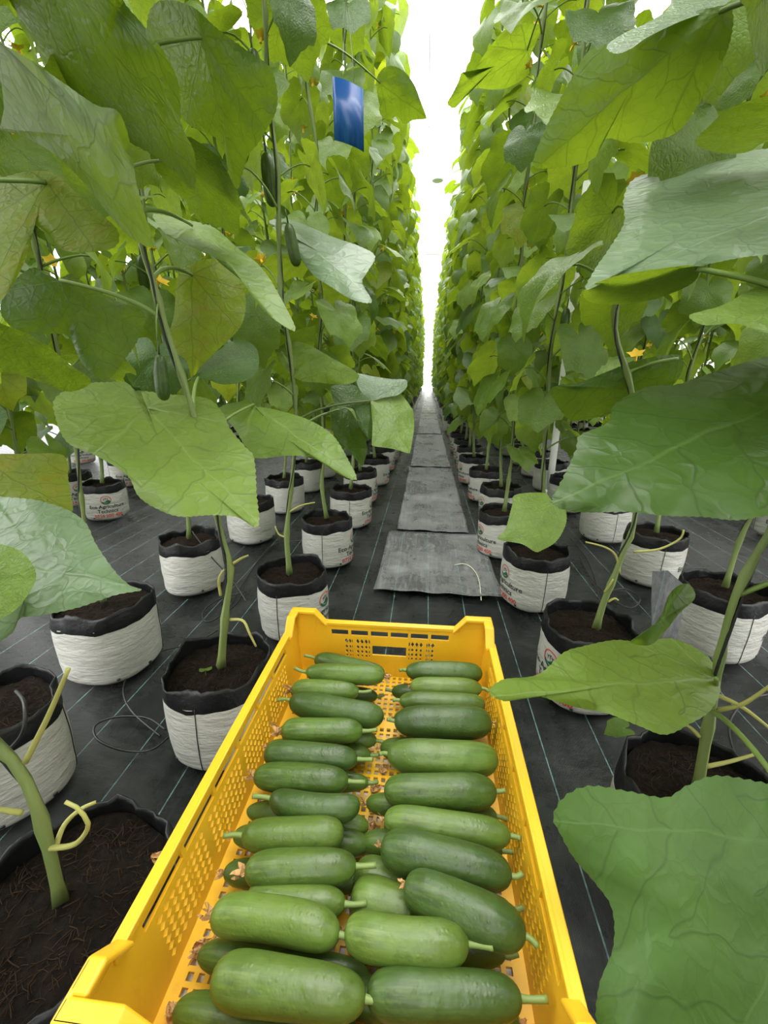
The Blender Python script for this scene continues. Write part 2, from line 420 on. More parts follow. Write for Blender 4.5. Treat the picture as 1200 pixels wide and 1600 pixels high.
def logo():
    ring, leaf, plant = MB(), MB(), MB()
    def arc(mb, c, r0, r1, a0, a1, n=28):
        b = len(mb.v)
        for k in range(n+1):
            a = a0+(a1-a0)*k/n
            mb.v.append(Vector((c[0]+r0*math.cos(a), c[1]+r0*math.sin(a), 0))); mb.v.append(Vector((c[0]+r1*math.cos(a), c[1]+r1*math.sin(a), 0)))
        for k in range(n): mb.face((b+2*k, b+2*k+1, b+2*k+3, b+2*k+2))
    arc(ring, (0, 0), .0235, .027, R(-30), R(210))
    arc(leaf, (0, 0), .019, .027, R(200), R(340))
    b = len(leaf.v); n = 14                                        # a cupped leaf filling the lower half of the ring
    for k in range(n+1):
        u = -1+2*k/n
        leaf.v.append(Vector((u*.019, -.004-.010*(1-u*u)**.5-.002, 0))); leaf.v.append(Vector((u*.019, -.006+.006*math.sin(u*2.6), 0)))
    for k in range(n): leaf.face((b+2*k, b+2*k+1, b+2*k+3, b+2*k+2))
    for q in (-1, 0, 1):                                           # three little seedlings standing on it
        x = q*.0085; h = .015 if q == 0 else .011
        b = len(plant.v)
        for p in ((x-.0009, -.003), (x+.0009, -.003), (x+.0009, h-.004), (x-.0009, h-.004)): plant.v.append(Vector((*p, 0)))
        plant.face((b, b+1, b+2, b+3))
        for s_ in (-1, 1):
            b = len(plant.v)
            for p in ((x, h-.007), (x+s_*.0035, h-.004), (x+s_*.0040, h), (x+s_*.0010, h-.002)): plant.v.append(Vector((*p, 0)))
            plant.face((b, b+1, b+2, b+3) if s_ > 0 else (b+3, b+2, b+1, b))
    return [(ring, 'ink_red', .134), (leaf, 'ink_green', .134), (plant, 'ink', .134)]
LOGO = logo()
def wrap(parts, sd):          # wraps flat print round the bag, centred on angle 0
    out = MB()
    for mb, mt, z0 in parts:
        mi = ('ink', 'ink_red', 'ink_green').index(mt)
        q = MB(); q.f = list(mb.f); q.m = [mi]*len(mb.f)
        for v in mb.v:
            z = z0+v.y; an = v.x/BR; r = bag_r(an, z, sd)+.0012
            q.v.append(Vector((r*math.cos(an), r*math.sin(an), z)))
        out.add(q)
    return out
BAGV = []
for vi in range(4):
    sd = vi*2.37
    s = MB(); na, nzz = 56, 22; rows = []
    for j in range(nzz+1):
        row = []
        for i in range(na):
            an = 2*PI*i/na; zt = bag_top(an, sd); z = zt*(j/nzz)**1.15; r = bag_r(an, z, sd)
            row.append(s.vert((r*math.cos(an), r*math.sin(an), z)))
        rows.append(row)
    for j in range(nzz):
        for i in range(na): s.face((rows[j][i], rows[j][(i+1) % na], rows[j+1][(i+1) % na], rows[j+1][i]))
    s.face(rows[0][::-1])
    c = MB(); rows = []                                            # black rim: out over the white film and down inside
    for kk, (dr, dz) in enumerate(((.0010, -.010), (.0016, -.006), (.0012, .012), (.0006, .030), (-.0006, .038), (-.0030, .037), (-.0042, .028), (-.0055, .008), (-.008, -.02))):
        row = []
        for i in range(na):
            an = 2*PI*i/na; zt = bag_top(an, sd); r = bag_r(an, zt, sd)+dr
            up = min(max(kk-1, 0), 3)/3 if kk < 7 else .4
            jag = (.011*nz(math.cos(an)*2.3+sd, math.sin(an)*2.3+5)+.006*nz(math.cos(an)*6+sd, math.sin(an)*6+5))*up
            rj = (.013*nz(math.cos(an)*2.4+sd, math.sin(an)*2.4, 9)+.007*nz(math.cos(an)*6+sd, math.sin(an)*6, 3)-.004)*up
            if kk < 2: jag = .006*nz(math.cos(an)*4+sd, math.sin(an)*4, 2)
            row.append(c.vert(((r+rj)*math.cos(an), (r+rj)*math.sin(an), zt+dz+jag)))
        rows.append(row)
    for j in range(len(rows)-1):
        for i in range(na): c.face((rows[j][i], rows[j][(i+1) % na], rows[j+1][(i+1) % na], rows[j+1][i]))
    so_ = MB(); nr = 12; rows = []; rnd = random.Random(vi)
    ctr = so_.vert((0, 0, BH-.022))
    def soil_z(x, y): return BH-.032+.010*nz(x*16+sd, y*16)+.006*nz(x*50, y*50+sd)+.010*math.exp(-(x*x+y*y)/.002)
    for j in range(1, nr+1):
        row = []
        for i in range(na):
            an = 2*PI*i/na; r = (bag_r(an, bag_top(an, sd), sd)-.010)*j/nr; x, y = r*math.cos(an), r*math.sin(an)
            row.append(so_.vert((x, y, soil_z(x, y))))
        rows.append(row)
    for i in range(na): so_.face((ctr, rows[0][i], rows[0][(i+1) % na]))
    for j in range(nr-1):
        for i in range(na): so_.face((rows[j][i], rows[j+1][i], rows[j+1][(i+1) % na], rows[j][(i+1) % na]))
    fib = MB()                                                     # loose fibres lying on the peat
    for k in range(420):
        a = rnd.random()*2*PI; r = .100*math.sqrt(rnd.random()); x, y = r*math.cos(a), r*math.sin(a); d = rnd.random()*2*PI; L = rnd.uniform(.006, .022)
        p0 = Vector((x, y, soil_z(x, y)+.001)); p2 = p0+Vector((math.cos(d)*L, math.sin(d)*L, rnd.uniform(-.001, .004)))
        p1 = (p0+p2)/2+Vector((rnd.uniform(-.003, .003), rnd.uniform(-.003, .003), rnd.uniform(0, .004)))
        fib.tube([p0, p1, p2], rnd.uniform(.0003, .0008), 3, cap=False)
    seam = MB()
    for a0 in (R(-82), R(82)):
        seam.tube([((bag_r(a0+.05*z*4, z, sd)+.0006)*math.cos(a0+.05*z*4), (bag_r(a0+.05*z*4, z, sd)+.0006)*math.sin(a0+.05*z*4), z) for z in [k*.013+.003 for k in range(15)]], .0011, 5)
    hole = MB()
    for a0 in (R(-118), R(-40), R(35), R(120), R(200)):
        z = .022; r = bag_r(a0, z, sd)
        hole.box((r*math.cos(a0), r*math.sin(a0), z), (.002, .004, .0032), rot=Matrix.Rotation(a0, 3, 'Z'))
    BAGV.append(dict(sleeve=s.mesh('sleeve', M['bag']), rim=c.mesh('rim', M['black']), soil=so_.mesh('soil', M['soil']), fibre=fib.mesh('peat_fibres', M['fibre']),
                     seam=seam.mesh('seam_line', M['tube']), hole=hole.mesh('drain_holes', M['tube']),
                     label=wrap(TXT+LOGO, sd).mesh('printed_lettering', [M['ink'], M['ink_red'], M['ink_green']], False)))
def grow_bag(x, y, face, vi, label, group, detail=2, scale=1.0):
    rt = thing('grow_bag', label, 'grow bag', (x, y, .001), face, group)
    v = BAGV[vi]
    rt.scale = (scale, scale, 1)
    obj('sleeve', v['sleeve'], rt); obj('rim', v['rim'], rt)
    so_ = obj('soil', v['soil'], rt)
    if detail > 0:
        obj('printed_lettering', v['label'], rt)
        obj('seam_line', v['seam'], rt)
    if detail > 1:
        f = obj('peat_fibres', v['fibre'], so_); f['kind'] = 'stuff'
        obj('drain_holes', v['hole'], rt)
    return rt

# ------------------------------------------------------------------ leaves
OUT = [(0, 1.0), (9, .90), (20, .81), (32, .79), (45, .86), (56, .78), (70, .71), (90, .70), (105, .70), (120, .68), (138, .62), (152, .55), (164, .40), (173, .22), (180, .10)]
VEINS = [0, 42, -42, 84, -84, 126, -126]
def out_r(deg):
    a = abs(deg)
    for (a0, r0), (a1, r1) in zip(OUT, OUT[1:]):
        if a <= a1:
            u = (a-a0)/(a1-a0); u = u*u*(3-2*u); return r0+(r1-r0)*u
    return .1
def vein_uv(u, v):
    r = math.hypot(u, v); th = math.degrees(math.atan2(v, u)); best = min(abs((th-q+180) % 360-180) for q in VEINS)
    return (r*math.cos(R(best)), r*math.sin(R(best)))
def blade(rings, segs, seed, droop=.35, fold=.18, wav=.07, pitch=45, roll=0, reach=.9, rise=.35, s=1.0, teeth=True):
    """leaf blade in the frame of its stem node: petiole runs out along +x and up, the blade hangs from its end"""
    rnd = random.Random(seed); mb = MB(); ph = [rnd.uniform(0, 6) for _ in range(4)]
    A = Vector((reach, 0, rise))
    rot = Matrix.Rotation(R(pitch), 3, 'Y') @ Matrix.Rotation(R(roll), 3, 'X')
    def surf(u, v):
        th = math.atan2(v, u); r = math.hypot(u, v)
        z = -droop*(max(u, 0)**2)-.25*droop*(v*v) + fold*(abs(v)) - .25*min(u, 0)**2
        z += wav*r*r*(math.sin(3*th+ph[0])+.7*math.sin(5*th+ph[1]))+.05*nz(u*3+seed, v*3)
        best = vein_uv(u, v)[1]
        z += .018*min(best/.12, 1)*min(r*2, 1)
        return rot @ Vector((u, v, z)) + A
    c = mb.vert(surf(0, 0), (0, 0), (0, 0)); rr = []
    for j in range(1, rings+1):
        row = []
        for i in range(segs):
            th = -PI+2*PI*i/segs; ro = out_r(math.degrees(th))*(1+.05*nz(math.cos(th)*2+seed*3, math.sin(th)*2))
            if teeth: ro *= 1+(.012 if i % 2 else -.012)
            q = ro*j/rings; u, v = q*math.cos(th), q*math.sin(th)
            row.append(mb.vert(surf(u, v), (u, v), vein_uv(u, v)))
        rr.append(row)
    for i in range(segs): mb.face((c, rr[0][i], rr[0][(i+1) % segs]))
    for j in range(rings-1):
        for i in range(segs): mb.face((rr[j][i], rr[j+1][i], rr[j+1][(i+1) % segs], rr[j][(i+1) % segs]))
    if s != 1: mb.v = [p*s for p in mb.v]
    pet = MB()
    pts = [Vector((0, 0, 0)), Vector((reach*.35, .03, rise*.62)), Vector((reach*.72, .02, rise*1.02)), A*.985+Vector((0, 0, .004))]
    pts = catmull(pts, 9, False)
    pet.tube(pts, [.024-.008*k/8 for k in range(9)], 6)
    return mb, pet
LEAFV = []
for k in range(10):
    rnd = random.Random(100+k)
    par = dict(droop=rnd.uniform(.2, .55), fold=rnd.uniform(-.12, .22), wav=rnd.uniform(.04, .09), pitch=rnd.uniform(18, 68), roll=rnd.uniform(-22, 22), reach=rnd.uniform(.62, .95), rise=rnd.uniform(.2, .55))
    hi = blade(9, 44, 100+k, **par); lo = blade(3, 18, 100+k, teeth=False, **par)
    LEAFV.append((hi, lo))
LM = ['leaf', 'leaf', 'leaf_pale', 'leaf_deep', 'leaf']
LEAFME = [[hi[0].mesh('leaf', M[mn]) for mn in ('leaf', 'leaf_pale', 'leaf_deep', 'leaf_yellow')] for hi, lo in LEAFV]
PETME = [hi[1].mesh('petiole', M['petiole']) for hi, lo in LEAFV]

# picture-wide record of what stands where, so that near random leaves grow clear of the hero leaves, the crate and the bags
GW, GH, GC = 150, 200, 8
ROOM = [[0.0]*GW for _ in range(GH)]
def inside(poly, x, y):
    c = False; n = len(poly)
    for i in range(n):
        (x0, y0), (x1, y1) = poly[i][:2], poly[(i+1) % n][:2]
        if (y0 > y) != (y1 > y) and x < (x1-x0)*(y-y0)/(y1-y0)+x0: c = not c
    return c
def keep_clear(poly, depth):
    xs_ = [p[0] for p in poly]; ys_ = [p[1] for p in poly]
    for j in range(max(0, int(min(ys_)//GC)), min(GH, int(max(ys_)//GC)+1)):
        for i in range(max(0, int(min(xs_)//GC)), min(GW, int(max(xs_)//GC)+1)):
            if inside(poly, i*GC+4, j*GC+4): ROOM[j][i] = max(ROOM[j][i], depth)
def blocked(pts, tol=.04):
    bad = n = 0
    for q in pts:
        x, y, d = proj(q)
        if d < .12: 
            if d > -.3: return True
            continue
        i, j = int(x//GC), int(y//GC)
        if 0 <= i < GW and 0 <= j < GH: n += 1
        if 0 <= i < GW and 0 <= j < GH and ROOM[j][i] > d-.12*min(1, d): bad += 1
    return bad > tol*max(n, 1)

# ------------------------------------------------------------------ hero leaves: (outline px, junction px, tip px, three depth marks, material, options)
HERO = {}
def hero_leaf(name, outline, jn, tip, depths, mt, bulge=.03, fold=.0, wav=.012, ctr=None, rings=20, segs=150, curl=0.0):
    # plane through three depth marks: 1/d is affine in the picture plane
    import numpy as np
    A_ = np.array([[x, y, 1] for x, y, d in depths]); k_ = [float(q) for q in np.linalg.solve(A_, np.array([1/d for x, y, d in depths]))]
    def dep(x, y): return 1/max(k_[0]*x+k_[1]*y+k_[2], .3)
    P = catmull(outline, segs); cx = sum(p.x for p in P)/segs; cy = sum(p.y for p in P)/segs
    if ctr: cx, cy = ctr
    J = px(jn[0], jn[1], dep(*jn)); T = px(tip[0], tip[1], dep(*tip)); L = (T-J).length
    ax = (T-J).normalized(); q1 = px(cx+40, cy, dep(cx+40, cy))-px(cx, cy, dep(cx, cy)); q2 = px(cx, cy+40, dep(cx, cy+40))-px(cx, cy, dep(cx, cy))
    nrm = q1.cross(q2).normalized(); ay = nrm.cross(ax).normalized()
    sd = len(HERO)*3.1; mb = MB()
    size = max((px(p.x, p.y, dep(p.x, p.y))-J).length for p in P)
    def point(x, y, tt, an):
        q = px(x, y, dep(x, y)); u = (q-J).dot(ax)/L; v = (q-J).dot(ay)/L
        dd = bulge*tt*tt + fold*abs(v)*1.0 + wav*tt**3*(math.sin(3*an+sd)+.7*math.sin(7*an+sd*2)) + curl*max(u, 0)**2
        dd += .010*nz(u*4+sd, v*4)+.004*nz(u*11+sd, v*11)
        bv = vein_uv(u, v)[1]; dd -= .006*min(bv/.10, 1)
        # puckered quilting between the veins
        d0 = dep(x, y)
        return px(x, y, d0+dd*L*1.6), (u, v)
    c, uv = point(cx, cy, 0, 0); ci = mb.vert(c, uv, vein_uv(*uv)); rr = []
    for j in range(1, rings+1):
        row = []; tt = j/rings
        for i, p in enumerate(P):
            te = 1+(.006 if i % 2 else -.006)*(tt > .95)
            x, y = cx+(p.x-cx)*tt*te, cy+(p.y-cy)*tt*te
            co, uv = point(x, y, tt, 2*PI*i/segs); row.append(mb.vert(co, uv, vein_uv(*uv)))
        rr.append(row)
    for i in range(segs): mb.face((ci, rr[0][i], rr[0][(i+1) % segs]))
    for j in range(rings-1):
        for i in range(segs): mb.face((rr[j][i], rr[j+1][i], rr[j+1][(i+1) % segs], rr[j][(i+1) % segs]))
    near = min(dep(p.x, p.y) for p in P)
    keep_clear([(p.x, p.y) for p in P], sum(dep(p.x, p.y) for p in P)/segs)
    HERO[name] = dict(mb=mb, J=J, mat=mt)
    return mb
hero_leaf('top_left', [(-30,-60),(10,-5),(50,60),(75,112),(125,165),(190,215),(235,240),(270,265),(302,297),(304,240),(284,195),(279,130),(255,80),(225,40),(192,0),(170,-60)], (60,-110), (302,297),
          [(60,-60,.50),(302,297,.66),(190,0,.47)], 'leaf_deep', fold=.10, bulge=.02)
hero_leaf('left_big', [(-40,40),(0,66),(45,92),(100,130),(150,164),(182,172),(197,200),(207,245),(214,290),(228,340),(242,386),(205,372),(170,335),(135,290),(90,245),(40,215),(-10,200),(-60,180)], (-60,60), (242,386),
          [(0,70,.50),(180,172,.43),(242,386,.55)], 'leaf', fold=.10, bulge=.02, ctr=(150,215))
hero_leaf('left_veined', [(-30,270),(0,277),(40,268),(75,268),(98,280),(120,302),(152,330),(184,360),(180,386),(140,394),(100,391),(78,368),(55,352),(46,366),(42,400),(22,440),(0,470),(-40,480)], (72,285), (-30,470),
          [(72,285,.60),(184,360,.54),(0,470,.52)], 'leaf_yellow', fold=.15, ctr=(62,322))
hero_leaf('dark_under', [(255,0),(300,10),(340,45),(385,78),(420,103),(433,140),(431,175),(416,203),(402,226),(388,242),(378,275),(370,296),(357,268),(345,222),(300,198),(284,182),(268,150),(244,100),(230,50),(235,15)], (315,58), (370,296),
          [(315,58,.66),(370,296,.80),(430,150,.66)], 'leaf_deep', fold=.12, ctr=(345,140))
hero_leaf('left_mid_fold', [(238,336),(265,338),(300,345),(335,356),(372,388),(410,420),(440,468),(462,516),(430,500),(402,474),(380,442),(345,412),(318,385),(290,375),(262,368)], (300,352), (462,516),
          [(300,350,.92),(462,516,.76),(262,368,.84)], 'leaf_pale', fold=-.08)
hero_leaf('yellow_back', [(278,432),(300,412),(340,405),(372,428),(384,470),(376,510),(342,545),(312,575),(300,592),(290,562),(262,540),(272,490)], (300,430), (300,590),
          [(300,430,.98),(300,590,.98),(384,470,1.02)], 'leaf_yellow', fold=.05)
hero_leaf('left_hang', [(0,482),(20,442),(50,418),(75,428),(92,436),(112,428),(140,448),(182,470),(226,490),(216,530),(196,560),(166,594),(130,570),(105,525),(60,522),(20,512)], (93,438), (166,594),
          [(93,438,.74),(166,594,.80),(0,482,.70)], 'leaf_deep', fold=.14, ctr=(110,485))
hero_leaf('left_low_band', [(-40,490),(0,505),(60,530),(110,570),(142,596),(110,612),(70,600),(30,585),(-40,570)], (-40,530), (142,596),
          [(-40,530,.55),(142,596,.66),(0,580,.60)], 'leaf')
hero_leaf('pale_front', [(84,642),(90,618),(130,600),(170,597),(198,598),(216,618),(231,634),(228,620),(222,611),(262,616),(322,622),(346,642),(360,670),(384,699),(397,716),(401,770),(403,823),(370,808),(330,805),(280,807),(245,795),(216,775),(198,742),(150,712),(104,690)], (232,637), (403,823),
          [(232,637,.80),(403,823,.58),(85,640,.74)], 'leaf_pale', fold=.08, bulge=.03, ctr=(255,705), segs=200, rings=28)
hero_leaf('pale_second', [(342,640),(362,630),(392,626),(396,634),(430,640),(480,655),(520,680),(545,720),(557,749),(530,741),(490,716),(450,712),(400,716),(384,698),(365,668)], (397,632), (557,749),
          [(397,632,1.02),(557,749,.82),(365,668,.96)], 'leaf_pale', fold=.08, ctr=(440,680))
hero_leaf('yellow_left', [(-40,706),(0,709),(50,709),(100,712),(107,750),(113,802),(85,795),(60,785),(-40,780)], (-60,700), (113,802),
          [(-40,706,.62),(100,712,.66),(113,802,.58)], 'leaf_yellow')
hero_leaf('left_front', [(-50,770),(0,776),(60,782),(112,800),(136,820),(150,850),(180,893),(205,916),(222,922),(180,930),(120,950),(62,962),(32,966),(18,990),(-20,1010),(-60,1000)], (-60,860), (222,922),
          [(-40,780,.56),(222,922,.44),(0,995,.42)], 'leaf_sheen', fold=-.04, ctr=(60,870))
hero_leaf('left_curl', [(-40,845),(0,850),(30,860),(50,880),(56,905),(36,940),(10,962),(-40,975)], (-50,910), (56,905), [(-40,845,.42),(56,905,.40),(0,965,.38)], 'leaf_pale')
hero_leaf('path_pale', [(580,626),(590,620),(621,616),(632,622),(642,636),(646,644),(647,668),(644,690),(641,706),(637,708),(612,701),(584,697),(581,690),(582,664),(580,640)], (579,627), (640,706),
          [(579,627,1.45),(640,706,1.32),(646,644,1.46)], 'leaf_pale', fold=.06)
hero_leaf('path_top', [(556,585),(564,584),(583,588),(610,592),(632,593),(636,597),(635,606),(622,617),(600,621),(581,626),(566,614),(558,600)], (579,627), (636,600),
          [(579,627,1.45),(556,585,1.52),(636,600,1.52)], 'leaf_sheen')
hero_leaf('path_fold', [(517,606),(530,601),(545,600),(558,604),(566,614),(579,627),(582,640),(582,664),(579,686),(570,678),(560,664),(553,641),(540,636),(524,632)], (579,627), (517,610),
          [(579,627,1.46),(517,606,1.42),(579,686,1.40)], 'leaf_deep')
hero_leaf('path_dark', [(517,640),(530,636),(545,640),(556,655),(566,676),(574,700),(570,718),(566,728),(556,718),(546,706),(530,690),(521,677)], (530,640), (566,728), [(530,640,1.5),(566,728,1.48),(517,677,1.46)], 'leaf_deep')
hero_leaf('gap_left', [(588,128),(594,112),(604,104),(618,104),(634,114),(648,134),(658,160),(666,182),(664,186),(645,188),(632,194),(620,182),(602,186),(592,160)], (594,130), (666,184), [(594,130,1.75),(666,184,1.9),(620,104,1.72)], 'leaf_deep', fold=.08)
hero_leaf('gap_right', [(699,162),(706,148),(716,128),(722,113),(734,120),(748,98),(768,70),(790,46),(815,38),(846,40),(838,66),(824,96),(826,116),(796,136),(768,140),(745,138),(728,144),(712,168)], (824,78), (702,162), [(824,78,1.8),(702,162,1.95),(820,120,1.92)], 'leaf', fold=.08)
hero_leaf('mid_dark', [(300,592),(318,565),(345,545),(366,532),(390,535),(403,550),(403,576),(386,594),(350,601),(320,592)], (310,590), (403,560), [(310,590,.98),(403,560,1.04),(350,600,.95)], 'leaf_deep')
hero_leaf('silver_mid', [(420,347),(445,342),(478,352),(520,370),(560,384),(586,400),(574,425),(566,442),(581,472),(550,468),(520,450),(490,430),(470,402),(452,368)], (450,350), (581,470),
          [(450,350,1.25),(581,470,1.05),(586,400,1.2)], 'leaf_sheen', fold=.12)
hero_leaf('left_far_pale', [(430,545),(470,535),(520,560),(560,585),(545,600),(500,598),(460,590)], (440,550), (560,590), [(440,550,1.3),(560,590,1.15),(500,598,1.2)], 'leaf_pale')
# right-hand side
hero_leaf('top_right', [(833,258),(846,215),(870,165),(900,110),(922,78),(955,68),(985,74),(1010,58),(1060,32),(1100,15),(1142,12),(1142,60),(1122,110),(1090,165),(1060,205),(1022,220),(985,223),(950,216),(937,226),(930,246),(900,258),(860,263)], (1125,18), (840,258),
          [(1125,18,.52),(840,258,.72),(955,68,.58)], 'leaf', fold=.16, ctr=(985,140))
hero_leaf('top_right_flap', [(948,72),(975,52),(1010,36),(1045,12),(1060,-30),(1150,-40),(1142,0),(1105,18),(1062,34),(1012,58),(986,76),(962,84)], (1125,18), (955,68), [(1125,18,.52),(955,68,.56),(1060,-30,.62)], 'leaf_sheen')
hero_leaf('right_silver', [(914,452),(930,420),(952,388),(975,348),(974,312),(990,280),(1040,264),(1120,244),(1200,232),(1290,225),(1290,395),(1200,398),(1150,404),(1088,416),(1030,420),(972,430),(935,446)], (1290,300), (914,452),
          [(1290,260,.62),(914,452,.50),(1200,398,.46)], 'leaf_sheen', fold=-.06, segs=200, rings=28)
hero_leaf('right_under', [(914,452),(960,432),(1030,420),(1088,416),(1085,440),(1040,462),(1000,472),(950,476),(918,470)], (1088,420), (918,462), [(1088,418,.50),(914,452,.52),(1000,472,.60)], 'leaf')
hero_leaf('right_yellow', [(1076,494),(1100,485),(1130,476),(1200,440),(1280,420),(1280,530),(1200,520),(1150,506),(1100,508)], (1280,470), (1076,496), [(1280,430,.50),(1076,496,.46),(1200,520,.42)], 'leaf_pale')
hero_leaf('right_big', [(862,782),(880,746),(900,702),(906,680),(950,660),(960,632),(1010,605),(1060,600),(1120,580),(1200,556),(1290,535),(1290,800),(1200,806),(1150,813),(1100,808),(1040,806),(980,800),(920,801),(882,797)], (1290,600), (862,782),
          [(1290,580,.58),(862,782,.44),(1200,806,.40)], 'leaf_deep', fold=-.05, segs=200, rings=28)
hero_leaf('right_mid_dark', [(862,606),(900,600),(950,580),(1000,562),(1060,555),(1066,580),(1042,610),(1000,636),(960,645),(920,655),(892,657),(870,632)], (1060,560), (870,610), [(1060,560,.92),(870,610,.98),(920,655,1.02)], 'leaf_deep', fold=.1)
hero_leaf('right_small', [(778,842),(790,826),(800,790),(806,773),(850,770),(862,782),(880,786),(885,815),(870,845),(846,860),(836,862),(815,850)], (862,784), (820,852), [(862,784,1.32),(820,852,1.22),(800,790,1.32)], 'leaf_pale', fold=.05)
hero_leaf('crate_leaf', [(764,1082),(785,1062),(840,1054),(880,1020),(910,1010),(960,1000),(1000,1003),(1030,998),(1062,1001),(1110,1030),(1126,1075),(1110,1110),(1080,1130),(1040,1148),(1000,1135),(950,1115),(900,1105),(850,1090),(816,1080),(792,1096)], (1120,1060), (764,1085),
          [(1120,1060,.60),(764,1085,.50),(1000,1135,.50)], 'leaf_pale', fold=.03, ctr=(980,1068))
hero_leaf('crate_leaf_flap', [(985,1003),(1012,985),(1032,963),(1045,930),(1062,914),(1078,914),(1086,934),(1062,958),(1038,988),(1015,1008)], (1120,1060), (764,1085), [(1000,1003,.56),(1078,918,.62),(1038,988,.58)], 'leaf')
hero_leaf('corner_big', [(864,1277),(880,1246),(920,1228),(980,1236),(1040,1246),(1072,1228),(1120,1212),(1200,1224),(1290,1240),(1290,1700),(985,1700),(935,1610),(936,1540),(958,1480),(956,1420),(930,1380),(896,1340),(874,1300)], (1290,1330), (864,1277),
          [(1290,1300,.42),(864,1277,.36),(1100,1650,.32)], 'leaf_smooth', fold=.03, segs=200, rings=28, ctr=(1080,1430))
hero_leaf('right_dark_top', [(1086,222),(1110,195),(1142,168),(1200,150),(1270,140),(1270,225),(1200,222),(1172,236),(1150,240),(1110,236)], (1270,160), (1090,222), [(1270,160,.55),(1090,222,.65),(1172,236,.66)], 'leaf_deep')

keep_clear([(505,90),(585,90),(585,240),(505,240)], 1.5)
keep_clear([(650,0),(745,0),(694,400),(682,585),(668,585),(662,400)], 9)
keep_clear([(590,640),(745,640),(840,1000),(900,1600),(80,1600),(470,930)], 14)
keep_clear([(0,640),(600,660),(600,1600),(0,1600)], 2.3)
keep_clear([(700,730),(1200,730),(1200,1600),(700,1600)], 2.0)

# ------------------------------------------------------------------ vines
def py(x, y, Y):              # point seen at pixel (x, y) on the vertical plane at distance Y
    r = FWD + RGT*((x-600)/FPX) + UPV*((800-y)/FPX)
    return CAM + r*(Y/r.y)
def stem_line(x, y, hints, top, rnd):
    pts = [Vector((x, y, BH-.008))] if not hints else []
    pts += [py(a, b, y) for a, b in (hints or [])]
    if hints: pts[0].z = BH-.022
    z = pts[-1].z; p = pts[-1].copy(); tx, ty = x, y
    while z < top:
        z += .16
        p = Vector((p.x+(tx-p.x)*.25+rnd.uniform(-.018, .018), p.y+(ty-p.y)*.25+rnd.uniform(-.018, .018), z)); pts.append(p.copy())
    return catmull(pts, max(20, len(pts)*4), False)
def stem_mesh(line, r0=.0054, r1=.0036, n=8):
    mb = MB(); L = len(line)
    rad = [r0+(r1-r0)*k/L + (.0024 if k % 4 == 0 else 0)+.0006*nz(k*1.7, r0*900)+(.0035*(1-k/9) if k < 9 else 0) for k in range(L)]
    mb.tube(line, rad, n, ridges=.16); return mb
def twine_mesh(line, rnd, top, rad=.0021, straight=True):
    mb = MB(); pts = []; turns = 7; L = len(line)
    for k in range(L*3):
        f = k/3; i = min(int(f), L-2); p = line[i].lerp(line[i+1], f-i); an = 2*PI*turns*k/(L*3)
        pts.append(p+Vector((math.cos(an), math.sin(an), 0))*.0068)
    mb.tube(pts, rad, 4)
    return mb
def flower_mesh(s=.022):
    mb = MB()
    for k in range(5):
        a = 2*PI*k/5; d = Vector((math.cos(a), math.sin(a), .5)).normalized(); e = Vector((-math.sin(a), math.cos(a), 0))
        b = len(mb.v)
        for p in ((0, 0, 0), (.5, .32, .06), (1, 0, -.05), (.5, -.32, .06)):
            mb.v.append((d*p[0]+e*p[1]+Vector((0, 0, p[2])))*s)
        mb.face((b, b+1, b+2, b+3))
    mb.tube([(0, 0, -.5*s), (0, 0, 0)], s*.16, 5)
    return mb
FLOWER = flower_mesh().mesh('flower', M['flower'], False)
def cuke_mb(L, r, bend, seed, nr=30, ns=26):
    mb = MB(); rows = []; rnd = random.Random(seed); tp = rnd.uniform(-.06, .08)
    for j in range(nr+1):
        t_ = j/nr; tt = .5-.5*math.cos(PI*t_)              # denser rings at the ends
        e = abs(2*tt-1); rr = r*max(1-e**(6.0 if tt > .5 else 4.6), 0)**.5*(1+tp*(tt-.5))+.0004
        rr *= 1+.03*math.sin(tt*5+seed)
        cx = (tt-.5)*L; cy = bend*L*((2*tt-1)**2-.5)
        row = []
        for i in range(ns):
            a = 2*PI*i/ns; q = rr*(1+.014*math.cos(5*a+seed)+.012*nz(tt*7+seed, math.cos(a)*2, math.sin(a)*2))
            row.append(mb.vert((cx, cy+q*math.cos(a), q*math.sin(a)), (i/ns, tt)))
        rows.append(row)
    for j in range(nr):
        for i in range(ns): mb.face((rows[j][i], rows[j][(i+1) % ns], rows[j+1][(i+1) % ns], rows[j+1][i]))
    mb.face(rows[0][::-1]); mb.face(rows[-1]); return mb
HANG = cuke_mb(.13, .019, .03, 5, 16, 14)
HANGME = MB(); HANGME.add(HANG, Matrix.Rotation(R(90), 4, 'Y') @ Matrix.Translation((.075, 0, 0))); HANGME.tube([(0, 0, .03), (0, 0, -.012)], .003, 5)
HANGME = HANGME.mesh('hanging_fruit', M['cuke_dark'])

